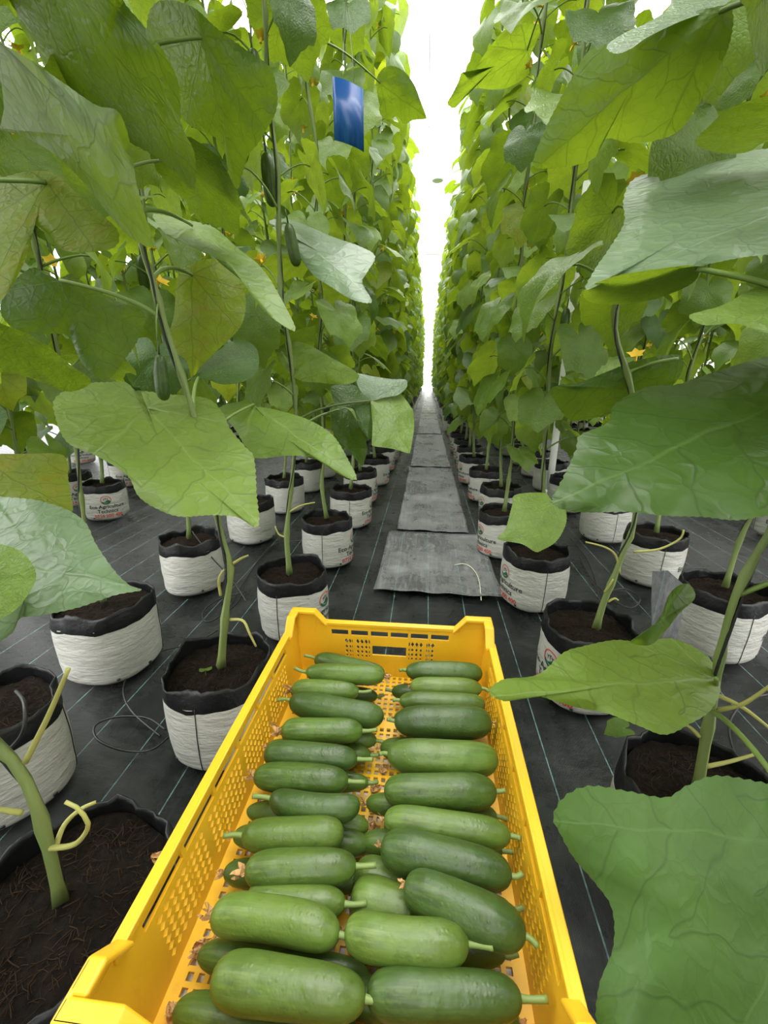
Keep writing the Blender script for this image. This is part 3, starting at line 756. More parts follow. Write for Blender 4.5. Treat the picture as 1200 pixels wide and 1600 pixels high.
def near_vine(x, y, label, group, hints=None, heroes=(), stubs=(), top=3.3, seed=0, lo=.42, nstep=.058, fruit=()):
    rnd = random.Random(seed); base = Vector((x, y, .001))
    rt = thing('cucumber_vine', label, 'climbing plant', base, 0, group)
    off = Matrix.Translation(-base)
    line = stem_line(x, y, hints, top, rnd)
    def put(nm, mb, mt, parent=rt, smooth=True):
        q = MB(); q.add(mb, off); return obj(nm, q.mesh(nm, mt, smooth), parent)
    put('stem', stem_mesh(line), M['stem']); put('support_twine', twine_mesh(line, rnd, top), M['twine'])
    def at(z): return min(line, key=lambda p: abs(p.z-z))
    for h in heroes:
        hd = HERO[h]; lf = put('leaf', hd['mb'], M[hd['mat']]); hd['used'] = True
        J = hd['J']; zt = J.z-.03 if 'pz' not in hd else hd['pz']; S = at(max(zt-.10*(J-Vector((x, y, J.z))).length, BH+.03))
        d = J-S; mid = S+d*.5+Vector((0, 0, .06*d.length))
        pt = MB(); pt.tube(catmull([S, S+d*.2+Vector((0, 0, .05*d.length)), mid, J-d*.12+Vector((0, 0, .02*d.length)), J], 16, False), [.0042-.0012*k/15 for k in range(16)], 7)
        put('petiole', pt, M['petiole'], lf)
    for s_ in stubs:
        pts = [py(a, b, y+dy) for a, b, dy in s_]
        pt = MB(); cc = catmull(pts, 14, False); pt.tube(cc, [.0036-.0014*k/13 for k in range(14)], 7); put('leaf_stub', pt, M['stub'])
    for a_, b_ in fruit:
        f_ = py(a_, b_, y-.03)-base; obj('fruit', HANGME, rt, f_, (0, .05, 0), .62)
        pt = MB(); pt.tube([f_+Vector((0, 0, .015)), f_+Vector((.004, 0, .05)), at(f_.z+.08)-base], .0016, 5); obj('fruit_stalk', pt.mesh('fruit_stalk', M['petiole']), rt)
    z = lo+rnd.uniform(0, .05); az = rnd.uniform(0, 2*PI); nleaf = 0
    while z < top and nleaf < 52:
        S = at(z)-base
        for _ in range(3):
            k = rnd.randrange(10); s_ = rnd.uniform(.105, .155)*(1 if z < 2.3 else .85); a = az+rnd.uniform(-.6, .6); tl = rnd.uniform(-.15, .15)
            mtx = Matrix.Translation(S) @ Matrix.Rotation(a, 4, 'Z') @ Matrix.Rotation(tl, 4, 'Y') @ Matrix.Scale(s_, 4)
            sm = [base + mtx @ p for p in LEAFV[k][1][0].v]
            if max(abs(q.x+.02) for q in sm) and min(abs(q.x+.02) for q in sm) < .17 and q_y(sm) > .2: continue
            if blocked(sm): continue
            if sm[0].z < 1.25 and all(not (-120 < proj(q)[0] < 1320 and -260 < proj(q)[1] < 1700) for q in sm[::6]) and y < 1.2: break
            r_ = rnd.random(); mi = 0 if r_ < .5 else 1 if r_ < .78 else 2 if r_ < (.97 if z > .9 else .9) else 3
            lf = obj('leaf', LEAFME[k][mi], rt); lf.matrix_local = mtx
            obj('petiole', PETME[k], lf); nleaf += 1
            break
        if rnd.random() < .22 and z > .9:
            o = obj('flower', FLOWER, rt, S+Vector((rnd.uniform(-.04, .04), rnd.uniform(-.04, .04), rnd.uniform(-.03, .03))), (rnd.uniform(-1, 1), rnd.uniform(-1, 1), 0))
            if blocked([base+Vector(o.location)], 0): bpy.data.objects.remove(o)
        if rnd.random() < .045 and z > .75:
            L_ = S+Vector((rnd.choice((-1, 1))*.03, rnd.uniform(-.03, .03), -.03))
            if not blocked([base+L_, base+L_-Vector((0, 0, .12))], 0): obj('fruit', HANGME, rt, L_, (rnd.uniform(-.2, .2), rnd.uniform(-.2, .2), 0), rnd.uniform(.6, 1.0))
        z += nstep*rnd.uniform(.8, 1.25); az += R(137)
    return rt
def q_y(sm): return sum(q.y for q in sm)/len(sm)

# far vines: six grown shapes, repeated along the rows
VINEV = []
def far_shape(k, n_leaf=52, lo_z=.44, top=3.45):
    rnd = random.Random(500+k); line = stem_line(0, 0, None, top, rnd); fol = [MB(), MB()]; z = lo_z; az = rnd.uniform(0, 6); fl = MB()
    F0 = flower_mesh(.026)
    step = (top-lo_z)/n_leaf
    for q in range(n_leaf):
        S = min(line, key=lambda p: abs(p.z-z)); v = LEAFV[rnd.randrange(10)][1]; s_ = rnd.uniform(.12, .172)
        mtx = Matrix.Translation(S) @ Matrix.Rotation(az+rnd.uniform(-.6, .6), 4, 'Z') @ Matrix.Rotation(rnd.uniform(-.15, .2), 4, 'Y') @ Matrix.Scale(s_, 4)
        r_ = rnd.random(); mi = 0 if r_ < .55 else 1 if r_ < .82 else 2 if r_ < .97 else 3
        fol[0].add(v[0], mtx, mi); fol[0].add(v[1], mtx, 4)
        if rnd.random() < .35 and z > .9: fl.add(F0, Matrix.Translation(S+Vector((rnd.uniform(-.08, .08), rnd.uniform(-.08, .08), 0))) @ Matrix.Rotation(rnd.uniform(-1, 1), 4, 'X'))
        z += step; az += R(137)
    st = MB(); st.add(stem_mesh(line, .008, .004, 6)); tw = twine_mesh(line, rnd, top, .002)
    return dict(foliage=fol[0].mesh('foliage', [M['leaf'], M['leaf_pale'], M['leaf_deep'], M['leaf_yellow'], M['petiole']]),
                stem=st.mesh('stem', M['stem']), twine=tw.mesh('support_twine', M['twine']), flowers=fl.mesh('flowers', M['flower'], False))
for k in range(6): VINEV.append(far_shape(k))
def far_vine(x, y, label, group, k, rz, detail):
    rt = thing('cucumber_vine', label, 'climbing plant', (x, y, .001), rz, group); v = VINEV[k]
    f = obj('foliage', v['foliage'], rt); st = obj('stem', v['stem'], rt)
    if detail > 0: obj('support_twine', v['twine'], rt)
    o = obj('flowers', v['flowers'], rt)
    return rt

# ------------------------------------------------------------------ planting the rows
ORD = ['first', 'second', 'third', 'fourth', 'fifth', 'sixth', 'seventh', 'eighth', 'ninth', 'tenth']
ROWS = {  # name: (x, first y, spacing, count, turn of the print, phrase)
    'L1': (-.445, .27, .53, 48, R(-8), 'left path-edge row'),
    'L2': (-.915, .51, .53, 40, R(110), 'second row left of the path'),
    'L3': (-1.99, .82, .53, 28, R(-52), 'row beyond the next path left'),
    'L4': (-2.46, 1.08, .53, 20, R(-40), 'outer left row'),
    'R1': (.455, .56, .50, 50, R(200), 'right path-edge row'),
    'R2': (.975, .80, .51, 40, R(-10), 'second row right of the path'),
    'R3': (1.98, 1.36, .53, 26, R(-115), 'row beyond the next path right'),
    'R4': (2.45, 1.62, .53, 18, R(-100), 'outer right row'),
    'L5': (-3.55, 1.9, .53, 15, R(-50), 'farthest visible left row'), 'R5': (3.55, 2.2, .53, 14, R(-120), 'farthest visible right row')}
SPOT = {('L1', 0): (-.445, .33), ('L1', 1): (-.468, .795), ('L1', 2): (-.447, 1.29), ('L1', 3): (-.455, 1.86), ('L1', 4): (-.436, 2.41),
        ('L2', 0): (-.87, .61), ('L2', 1): (-.945, 1.035), ('L2', 2): (-.965, 1.55),
        ('R1', 0): (.468, .57), ('R1', 1): (.46, 1.05), ('R1', 2): (.44, 1.56), ('R1', 3): (.40, 2.05),
        ('R2', 1): (.965, 1.31), ('R2', 2): (1.0, 1.81)}
HINTS = {
    ('L1', 0): dict(hints=[(95,1405),(75,1320),(50,1240),(22,1190),(-20,1150)], heroes=['left_front', 'left_curl', 'left_big', 'top_left', 'left_low_band'],
                    stubs=[[(70,1325,0),(115,1320,-.01),(138,1290,-.02),(120,1262,-.02),(102,1253,-.02)], [(85,1330,0),(100,1290,.02),(125,1265,.03),(150,1253,.04)], [(35,1270,0),(0,1265,-.01),(-40,1255,-.02)], [(40,1190,0),(75,1120,.0),(107,1045,.0)]], top=2.8),
    ('L1', 1): dict(hints=[(345,1040),(352,960),(360,900),(356,868),(342,820),(318,700),(288,600),(262,520),(236,430),(218,370)], heroes=['pale_front', 'pale_second', 'yellow_back', 'left_hang', 'mid_dark', 'left_mid_fold', 'dark_under'], fruit=[(248,548)],
                    stubs=[[(360,968,0),(380,970,-.01),(390,990,-.02),(400,1010,-.02)], [(365,880,0),(378,872,0),(388,868,0)], [(345,930,0),(342,905,-.01),(350,890,-.01)]]),
    ('L1', 2): dict(hints=[(452,890),(448,840),(452,790),(458,730),(462,650),(455,560),(440,470)], heroes=['path_pale', 'path_top', 'path_fold', 'path_dark', 'silver_mid', 'left_far_pale'],
                    stubs=[[(452,800,0),(470,790,0),(492,785,0)], [(450,840,0),(436,835,0),(430,822,0)]]),
    ('L2', 0): dict(heroes=['yellow_left', 'left_veined'], lo=.9),
    ('R1', 0): dict(hints=[(1096,1215),(1104,1150),(1118,1070),(1130,1000),(1150,930),(1185,860),(1215,800)], heroes=['corner_big', 'crate_leaf', 'crate_leaf_flap', 'right_big', 'right_silver', 'right_yellow', 'top_right', 'top_right_flap', 'right_dark_top', 'right_under'],
                    stubs=[[(1118,1110,0),(1160,1100,-.02),(1205,1070,-.03)], [(1102,1198,0),(1140,1190,0),(1182,1178,0)], [(1118,1085,0),(1160,1105,-.02),(1205,1140,-.04)], [(1092,1150,0),(1080,1138,0),(1070,1132,0)]], top=2.8),
    ('R1', 1): dict(hints=[(930,990),(942,945),(962,895),(975,860),(988,830),(995,780),(1000,700),(985,600),(960,500)], heroes=['right_mid_dark'],
                    stubs=[[(968,895,0),(962,868,0),(945,855,0),(915,847,0)], [(950,940,0),(960,935,0),(966,938,0)], [(990,862,0),(1030,858,0),(1062,842,0),(1068,828,0)], [(945,925,0),(952,915,-.01),(958,905,-.01)]]),
    ('R1', 2): dict(heroes=['right_small']),
    ('L1', 3): dict(heroes=['gap_left']),
    ('R1', 3): dict(heroes=['gap_right']),
}
NTH_NEAR = 5.0
for rn, (rx, ry, sp, cnt, face, phrase) in ROWS.items():
    rnd = random.Random(sum(map(ord, rn)))
    for i in range(cnt):
        x, y = SPOT.get((rn, i), (rx+rnd.uniform(-.025, .025), ry+sp*i+rnd.uniform(-.03, .03)))
        if rn in ('L1', 'R1') and y > 3.3: x -= math.copysign(.03, x)
        inner = rn in ('L1', 'R1', 'L2', 'R2')
        unique = i < (9 if rn in ('L1', 'R1') else 6)
        if not inner and y < 1.2: continue
        where = 'beside the yellow crate, %s in the %s' % (ORD[i], phrase) if (rn in ('L1', 'R1') and i < 2) else '%s from the front in the %s' % (ORD[i] if i < 10 else '', phrase)
        if unique: bl, bgp, vl, vgp = 'white grow bag '+where, 'white grow bags in rows', 'cucumber vine '+where, 'cucumber vines in rows'
        else: bl = 'small distant white grow bag farther down the '+phrase; bgp = 'distant grow bags of the '+phrase; vl = 'distant cucumber vine farther down the '+phrase; vgp = 'distant vines of the '+phrase
        dist = math.hypot(x, y)
        big = 1.08 if (rn, i) in (('L1', 0), ('L2', 1)) else 1.0
        grow_bag(x, y, face+rnd.uniform(-.15, .15), (i*3+len(phrase)) % 4, bl, bgp, 2 if dist < 3.2 else 1 if dist < 7 else 0, big)
        if inner and y < 3.3:
            near_vine(x, y, vl, vgp, seed=i*13+sum(map(ord, rn)), **HINTS.get((rn, i), {}))
        else:
            far_vine(x, y, vl, vgp, rnd.randrange(6), rnd.uniform(0, 2*PI), 1 if dist < 6 else 0)

# ------------------------------------------------------------------ crates
def panel(L, Hh, rects, diamonds, fn):
    """a flat wall L x Hh with rectangular openings and diamond lattices, mapped to 3-D by fn"""
    us = sorted({0, L, *[r[0] for r in rects+diamonds], *[r[1] for r in rects+diamonds]}); vs = sorted({0, Hh, *[r[2] for r in rects+diamonds], *[r[3] for r in rects+diamonds]})
    mb = MB()
    def quad(a, b, c, d): 
        i = len(mb.v); mb.v += [fn(a, c), fn(b, c), fn(b, d), fn(a, d)]; mb.face((i, i+1, i+2, i+3))
    for u0, u1 in zip(us, us[1:]):
        for v0, v1 in zip(vs, vs[1:]):
            cu, cv = (u0+u1)/2, (v0+v1)/2
            if any(r[0] < cu < r[1] and r[2] < cv < r[3] for r in rects): continue
            dm = [r for r in diamonds if r[0] < cu < r[1] and r[2] < cv < r[3]]
            if dm:
                n1 = max(1, round((u1-u0)/.0108)); n2 = max(1, round((v1-v0)/.0108))
                for i in range(n1):
                    for j in range(n2):
                        a, b = u0+(u1-u0)*i/n1, u0+(u1-u0)*(i+1)/n1; c, d = v0+(v1-v0)*j/n2, v0+(v1-v0)*(j+1)/n2
                        mu, mv = (a+b)/2, (c+d)/2; e = .07
                        k = len(mb.v)
                        mb.v += [fn(a, c), fn(b, c), fn(b, d), fn(a, d), fn(mu, c+e*(d-c)), fn(b-e*(b-a), mv), fn(mu, d-e*(d-c)), fn(a+e*(b-a), mv)]
                        for f in ((0, 1, 4), (1, 5, 4), (1, 2, 5), (2, 6, 5), (2, 3, 6), (3, 7, 6), (3, 0, 7), (0, 4, 7)): mb.face([k+q for q in f])
            else: quad(u0, u1, v0, v1)
    return mb
CX, CY0, CL, CW = -.062, .155, .597, .404
def crate(name, label, mt, zb, hh, post_up, upside=False):
    rt = thing(name, label, 'crate', (CX, CY0+CL/2, zb))
    tp = .010                                                       # walls lean out towards the rim
    def hw(v): return CW/2-.006-tp*(1-v/hh)
    def hl(v): return CL/2-.006-tp*(1-v/hh)
    fl = (lambda v: hh-v) if upside else (lambda v: v)
    def solid(o, th):
        md = o.modifiers.new('thickness', 'SOLIDIFY'); md.thickness = th; md.offset = 0
    zs, z1 = hh-.028, hh-.0165
    def slots(L, n, m): 
        s_ = (L-2*m)/n; return [(m+s_*k+.003, m+s_*(k+1)-.003, zs, z1) for k in range(n)]
    e_r = slots(CW, 6, .074) + [(CW/2-.037, CW/2+.037, hh-.070, hh-.049)]
    d0, d1 = hh-.078, hh-.034
    e_d = [(CW/2-.098, CW/2-.079, d0, d1), (CW/2-.073, CW/2-.041, d0, d1), (CW/2+.041, CW/2+.073, d0, d1), (CW/2+.079, CW/2+.098, d0, d1)]
    l_r = slots(CL, 6, .075)
    l_d = [(.09+.107*k, .09+.107*k+.096, .022, hh-.036) for k in range(4)]
    for sy in (-1, 1):
        o = obj('end_wall', panel(CW, hh, e_r, e_d, lambda u, v: Vector(((u-CW/2)*hw(v)/(CW/2), sy*hl(v), fl(v)))).mesh('end_wall', mt, False), rt); solid(o, .004)
    for sx_ in (-1, 1):
        o = obj('side_wall', panel(CL, hh, l_r, l_d, lambda u, v: Vector((sx_*hw(v), (u-CL/2)*hl(v)/(CL/2), fl(v)))).mesh('side_wall', mt, False), rt); solid(o, .004)
    for sx_ in (-1, 1):                                             # backing behind the long slots of the side walls
        mb = MB(); mb.box((sx_*(CW/2-.0005), 0, fl(hh-.022)), (.0012, CL/2-.07, .010)); obj('slot_backing', mb.mesh('slot_backing', mt, False), rt)
    fw, fl_ = CW-.034, CL-.034; nx_, ny_ = 31, 46
    holes = []
    if not upside:
        for i in range(nx_):
            for j in range(ny_):
                if (j % 12 == 11) or (i in (4, 26)) or i in (0, 30): continue
                u = (i+.5)*fw/nx_; v = (j+.5)*fl_/ny_; holes.append((i, j))
    mb = MB(); hs = set(holes); pu, pv = fw/nx_, fl_/ny_
    for i in range(nx_):
        for j in range(ny_):
            a, b, c, d = i*pu-fw/2, (i+1)*pu-fw/2, j*pv-fl_/2, (j+1)*pv-fl_/2; zf = fl(.005)
            k = len(mb.v); mb.v += [Vector((a, c, zf)), Vector((b, c, zf)), Vector((b, d, zf)), Vector((a, d, zf))]
            if (i, j) in hs:
                eu, ev = pu*.22, pv*.2
                mb.v += [Vector((a+eu, c+ev, zf)), Vector((b-eu, c+ev, zf)), Vector((b-eu, d-ev, zf)), Vector((a+eu, d-ev, zf))]
                for q in range(4): mb.face((k+q, k+(q+1) % 4, k+4+(q+1) % 4, k+4+q))
            else: mb.face((k, k+1, k+2, k+3))
    o = obj('base_grid', mb.mesh('base_grid', mt, False), rt); solid(o, .004)
    rim = MB(); zr = fl(hh-.004)
    for s_ in (-1, 1):
        rim.box((s_*(CW/2-.004), 0, zr), (.0068, CL/2-.05, .004)); rim.box((0, s_*(CL/2-.004), zr), (CW/2-.06, .0068, .004))
        rim.box((s_*(CW/2+.001), 0, zr-.006), (.0018, CL/2-.05, .009)); rim.box((0, s_*(CL/2+.001), zr-.006), (CW/2-.06, .0018, .009))
    o = obj('rim', rim.mesh('rim', mt, False), rt); bv = o.modifiers.new('round', 'BEVEL'); bv.width = .0015; bv.segments = 2
    for sx_ in (-1, 1):
        for sy in (-1, 1):
            mb = MB(); top = hh+post_up; th = .006
            def wallp(axis):
                a0, a1 = (.050, .074) if axis == 0 else (.040, .066)
                prof = [(0, 0), (0, top), (a0, top), (a1, hh-.002), (a1, 0)]
                poly = []
                for a, z in prof:
                    lean = (tp*(1-min(z, hh)/hh))
                    ox, oy = sx_*(CW/2-lean), sy*(CL/2-lean)
                    poly.append(Vector((ox-sx_*a, oy, fl(z))) if axis == 0 else Vector((ox, oy-sy*a, fl(z))))
                mb.prism(poly, (0, -sy*th, 0) if axis == 0 else (-sx_*th, 0, 0))
                # broad flange along the top of the corner
                fp = [(0, top), (a0, top), (a1, hh-.002), (a1, hh-.010), (a0-.002, top-.008), (0, top-.008)]
                if axis: fp = [(max(a, .017), z) for a, z in fp]
                poly = [Vector((sx_*CW/2-sx_*a, sy*CL/2, fl(z))) if axis == 0 else Vector((sx_*CW/2, sy*CL/2-sy*a, fl(z))) for a, z in fp]
                mb.prism(poly, (0, -sy*.017, 0) if axis == 0 else (-sx_*.017, 0, 0))
            wallp(0); wallp(1)
            bm = bmesh.new(); me = mb.mesh('corner_post', mt, False); bm.from_mesh(me); bmesh.ops.recalc_face_normals(bm, faces=bm.faces[:]); bm.to_mesh(me); bm.free()
            o = obj('corner_post', me, rt); bv = o.modifiers.new('round', 'BEVEL'); bv.width = .003; bv.segments = 3
    return rt
crate('support_crate', 'upturned white plastic crate underneath the yellow crate, glimpsed through its floor holes', M['white'], .002, .245, 0, True)
crate('harvest_crate', 'yellow plastic harvest crate filled with rows of cucumbers on the path', M['yellow'], .25, .125, .027)

# ------------------------------------------------------------------ picked cucumbers
def dry_flower(seed):
    rnd = random.Random(seed); mb = MB()
    for k in range(7):
        d = Vector((1, rnd.uniform(-.8, .8), rnd.uniform(-.6, .8))).normalized(); e = d.orthogonal().normalized(); tw = rnd.uniform(0, 6); L = rnd.uniform(.010, .021); n = 6; b = len(mb.v)
        for i in range(n+1):
            u = i/n; w_ = .0035*math.sin(PI*(u*.85+.1)); a = tw+u*rnd.uniform(1.5, 3)
            q = Matrix.Rotation(a, 3, d) @ e; p = d*L*u+Vector((0, rnd.uniform(-.001, .001), -.006*u*u+rnd.uniform(-.001, .001)))
            mb.v += [p+q*w_, p-q*w_]
        for i in range(n): mb.face((b+2*i, b+2*i+1, b+2*i+3, b+2*i+2))
    return mb
DRYV = [dry_flower(k).mesh('dried_flower', M['dry'], False) for k in range(5)]
SHAPES = {}
NC = [0]
def cucumber(p0, p1, r, label, stalk, flower, bend=0, mt='cuke', sl=.02, fs=1):
    """p0 stalk end, p1 blossom end"""
    NC[0] += 1; k = NC[0]; d = p1-p0; L = d.length; mid = (p0+p1)/2
    rt = thing('cucumber', label, 'cucumber', mid, 0, 'picked cucumbers in the yellow crate')
    ex = d.normalized(); ey = Vector((0, 0, 1)).cross(ex).normalized(); ez = ex.cross(ey)
    rt.rotation_euler = Matrix((ex, ey, ez)).transposed().to_euler()
    fr = cuke_mb(L, r, bend, k*1.7); obj('fruit', fr.mesh('fruit', M[mt]), rt)
    rnd = random.Random(k)
    if stalk:
        st = MB(); q = [(-L/2+.004, -bend*0, 0), (-L/2-sl*.4, .001, .001), (-L/2-sl, rnd.uniform(-.004, .004), rnd.uniform(-.002, .005))]
        q = [(a, b+bend*L*.5, c) for a, b, c in q]
        st.tube(catmull(q, 7, False), [.0042, .0034, .003, .0029, .0029, .003, .0032], 8); obj('stalk', st.mesh('stalk', M['stalk']), rt)
    if flower: obj('dried_flower', DRYV[k % 5], rt, (L/2-.002, bend*L*.5, 0), (rnd.uniform(0, 6), 0, 0), fs*rnd.uniform(.85, 1.25))
    return rt
ZT, ZB = .330, .287
# (left end px, right end px, thickness px, stalk side, flower?, lift, bend, skin, label)
TOP = [
 ((492,1029),(601,1056),30,'L',1,.000,.0,'cuke','cucumber farthest back in the left column, slanting against the far end wall'),
 ((478,1050),(600,1056),30,'L',1,.012,.0,'cuke_pale','light-tipped cucumber lying over the farthest one of the left column'),
 ((456,1076),(561,1081),31,'R',1,.0,.0,'cuke_pale','short pale cucumber third from the far wall in the left column'),
 ((452,1096),(599,1122),42,'L',0,.0,.02,'cuke_dark','long dark slanted cucumber fourth from the far wall in the left column'),
 ((440,1142),(567,1142),40,'R',1,.0,.0,'cuke_pale','pale-ended cucumber just in front of the long dark slanted one'),
 ((413,1177),(559,1186),43,'R',0,.0,.0,'cuke_dark','dark cucumber sixth from the far wall in the left column'),
 ((397,1212),(545,1221),46,'R',1,.0,.0,'cuke','cucumber with dried flower just behind the bent one, left column'),
 ((420,1252),(562,1264),46,'L',0,.004,.06,'cuke_dark','bent cucumber with a long stalk pointing left, left column'),
 ((378,1306),(537,1303),57,'L',0,.0,.0,'cuke','straight cucumber with stalk pointing left in front of the bent one'),
 ((383,1360),(557,1353),62,'R',1,.002,.0,'cuke','cucumber with a brown dried flower at its left end, mid left column'),
 ((385,1402),(540,1412),56,'R',0,-.008,.0,'cuke_pale','half-hidden cucumber tucked behind a thick one near the front, left column'),
 ((333,1424),(532,1456),76,'R',1,.006,.03,'cuke_pale','thick cucumber second from the front in the left column'),
 ((332,1526),(572,1560),100,'R',0,.006,.0,'cuke','largest thick cucumber on top at the front of the left column'),
 ((634,1048),(754,1052),32,'L',0,.0,.0,'cuke_dark','dark cucumber farthest back in the right column'),
 ((641,1072),(753,1076),30,'R',1,.0,.0,'cuke_pale','pale cucumber second from the far wall in the right column'),
 ((624,1095),(758,1101),32,'L',0,-.004,.0,'cuke','slim cucumber third from the far wall in the right column'),
 ((616,1127),(771,1129),50,'L',1,.0,.0,'cuke_dark','dark thick cucumber fourth from the far wall in the right column'),
 ((605,1180),(783,1188),57,'L',0,.0,.02,'cuke_pale','light green thick cucumber fifth from the far wall in the right column'),
 ((600,1236),(776,1237),57,'R',0,.0,-.01,'cuke','cucumber with stalk touching the right wall, middle of the right column'),
 ((600,1280),(798,1306),55,'R',1,.0,.0,'cuke_pale','pale long cucumber tapering right, behind the big slanted dark one'),
 ((595,1322),(800,1368),74,'R',1,.004,.0,'cuke_dark','big dark slanted cucumber in the right column'),
 ((632,1382),(822,1463),84,'R',1,.013,.0,'cuke_dark','steeply slanted cucumber with dried flower at its upper left end'),
 ((538,1459),(733,1478),82,'R',0,.010,-.03,'cuke_pale','pale cucumber with cut stalk pointing right, on top between the columns'),
 ((573,1552),(815,1560),92,'R',0,.0,.0,'cuke_dark','large dark cucumber at the front of the right column'),
]
LOW = [   # (visible end px, which end, thickness px, length, skin, label)
 ((590,1088),'R',32,.165,'cuke_dark','end of a dark cucumber under the short pale one, far left column'),
 ((438,1140),'L',36,.165,'cuke_pale','pale cucumber end peeping out left below the long dark slanted one'),
 ((580,1180),'R',38,.17,'cuke','end of a lower cucumber poking right from under the sixth one, left column'),
 ((577,1223),'R',40,.17,'cuke_pale','lower cucumber with stalk poking right beside the bent one'),
 ((386,1266),'L',46,.17,'cuke','rounded end of a lower cucumber left of the bent one'),
 ((580,1320),'R',52,.18,'cuke','lower cucumber end beside the floor grid, right of the left column middle'),
 ((350,1362),'L',56,.17,'cuke_dark','dark lower cucumber end at the left with a flower resting before it'),
 ((310,1490),'L',72,.18,'cuke','lower cucumber end at the left wall side near the crate front'),
 ((272,1578),'L',96,.19,'cuke','lowest cucumber at the very front of the left column'),
 ((612,1080),'L',32,.16,'cuke_dark','lower cucumber end poking left at the far right column'),
 ((615,1122),'L',36,.17,'cuke','lower cucumber under the dark thick one, far right column'),
 ((594,1168),'L',44,.17,'cuke','lower cucumber end poking left under the light green thick one'),
 ((778,1276),'R',48,.18,'cuke','lower cucumber behind the pale long one, right column'),
 ((790,1330),'R',56,.18,'cuke','lower cucumber hidden under the big dark slanted one'),
 ((800,1420),'R',58,.17,'cuke','lower cucumber end at the right wall under the steeply slanted one'),
 ((790,1492),'R',72,.17,'cuke_dark','very dark lower cucumber in shade below the cut-stalk cucumber'),
 ((812,1600),'R',92,.18,'cuke','lower cucumber beneath the large dark front one'),
]
for a, b_, th, sd_, fw_, lift, bend, mt, lab in TOP:
    z = ZT+lift; P0, P1 = pz(*a, z), pz(*b_, z); P1.x = min(P1.x, .118); P0.x = max(P0.x, -.244); tight = P1.x > .10 or P0.x < -.225; dm = (P0+P1)/2; r = th/2*(dm-CAM).dot(FWD)/FPX*1.06/math.sqrt(1+(((a[1]+b_[1])/2-800)/FPX)**2)
    if sd_ == 'R': P0, P1 = P1, P0
    cucumber(P0, P1, r, lab, True, fw_, bend, mt, .011 if tight else .022, .5 if tight else 1)
for e_, sd_, th, L, mt, lab in LOW:
    P = pz(*e_, ZB); r = th/2*(P-CAM).dot(FWD)/FPX*.92; r = min(r/math.sqrt(1+((e_[1]-800)/FPX)**2), .0265); P.x = min(max(P.x, -.236), .112)
    Q = P+Vector(((-1 if sd_ == 'R' else 1)*L, random.uniform(-.008, .008), 0))
    cucumber(P, Q, r, lab, random.random() < .7, True, 0, mt, .012, .6) if random.random() < .5 else cucumber(Q, P, r, lab, True, True, 0, mt, .012, .6)
# one more lying between the columns in the lower layer
P, Q = pz(553,1368,ZB+.004), pz(690,1402,ZB+.004); cucumber(Q, P, .024, 'lower cucumber slanting under the steeply slanted one, between the columns', True, False, 0, 'cuke')
P, Q = pz(548,1404,ZB+.016), pz(665,1432,ZB+.016); cucumber(Q, P, .024, 'pale cucumber just behind the cut-stalk one, between the columns', True, False, 0, 'cuke_pale')
# dried flowers lying loose on the crate floor
for k, (x, y) in enumerate([(583,1238),(592,1262),(588,1290),(590,1305),(583,1326),(598,1208),(265,1566),(302,1484),(332,1488)]):
    P = pz(x, y, .262 if k < 6 else .266)
    thing('dried_flower', 'loose dried flower on the crate floor '+['beside the pale-ended fifth cucumbers', 'in the gap near the grid centre', 'in the gap left of the tapering cucumber', 'in the gap left of the big slanted cucumber', 'at the near end of the gap', 'at the far end of the gap', 'at the front left corner', 'along the left wall near the front', 'touching the lower front cucumber end'][k], 'dried flower', P, random.uniform(0, 6), 'loose dried flowers', DRYV[k % 5])

# ------------------------------------------------------------------ small things
# blue sticky card on two wires
C0 = px(545, 177, 1.45)
mb = MB(); n = 10
for i in range(n+1):
    for j in range(2):
        u = -1+2*i/n; mb.v.append(Vector((u*.052, .010*u*u, (-1 if j == 0 else 1)*.088-(.014*u))))
for i in range(n): mb.face((2*i, 2*i+2, 2*i+3, 2*i+1))
rt = thing('sticky_trap', 'blue sticky insect card hanging among the left leaves near the top', 'insect trap', C0, R(14))
o = obj('card', mb.mesh('card', M['blue']), rt); md = o.modifiers.new('thickness', 'SOLIDIFY'); md.thickness = .002
for s_ in (-.02, .02):
    mb = MB(); mb.tube([(s_, .004, .084), (s_*.8, .002, .15), (0, 0, .30)], .0008, 5); obj('hanger_wire', mb.mesh('hanger_wire', M['wire']), rt)
# white support pole on the right
B = pz(857, 775, 0)
mb = MB(); mb.tube([(0, 0, z*.4) for z in range(9)], .024, 16); rt = thing('support_pole', 'white round support pole rising between the right-hand plant rows', 'pole', (B.x, B.y, 0))
obj('shaft', mb.mesh('shaft', M['pole']), rt)
mb = MB(); mb.tube([(0, 0, .0), (0, 0, .05)], .032, 16); obj('foot', mb.mesh('foot', M['pole']), rt)
# disc lamp and wires in the bright gap above the path
P = px(684, 280, 7.4); mb = MB(); mb.tube([(0, 0, -.03), (0, 0, -.02), (0, 0, .02), (0, 0, .05)], [.09, .105, .105, .03], 24)
rt = thing('hanging_disc', 'pale round disc hanging under the roof above the path', 'lamp', P); obj('housing', mb.mesh('housing', M['pole']), rt)
mb = MB(); mb.tube([(0, 0, .05), (0, 0, 4.9-P.z)], .004, 6); obj('cord', mb.mesh('cord', M['wire']), rt)
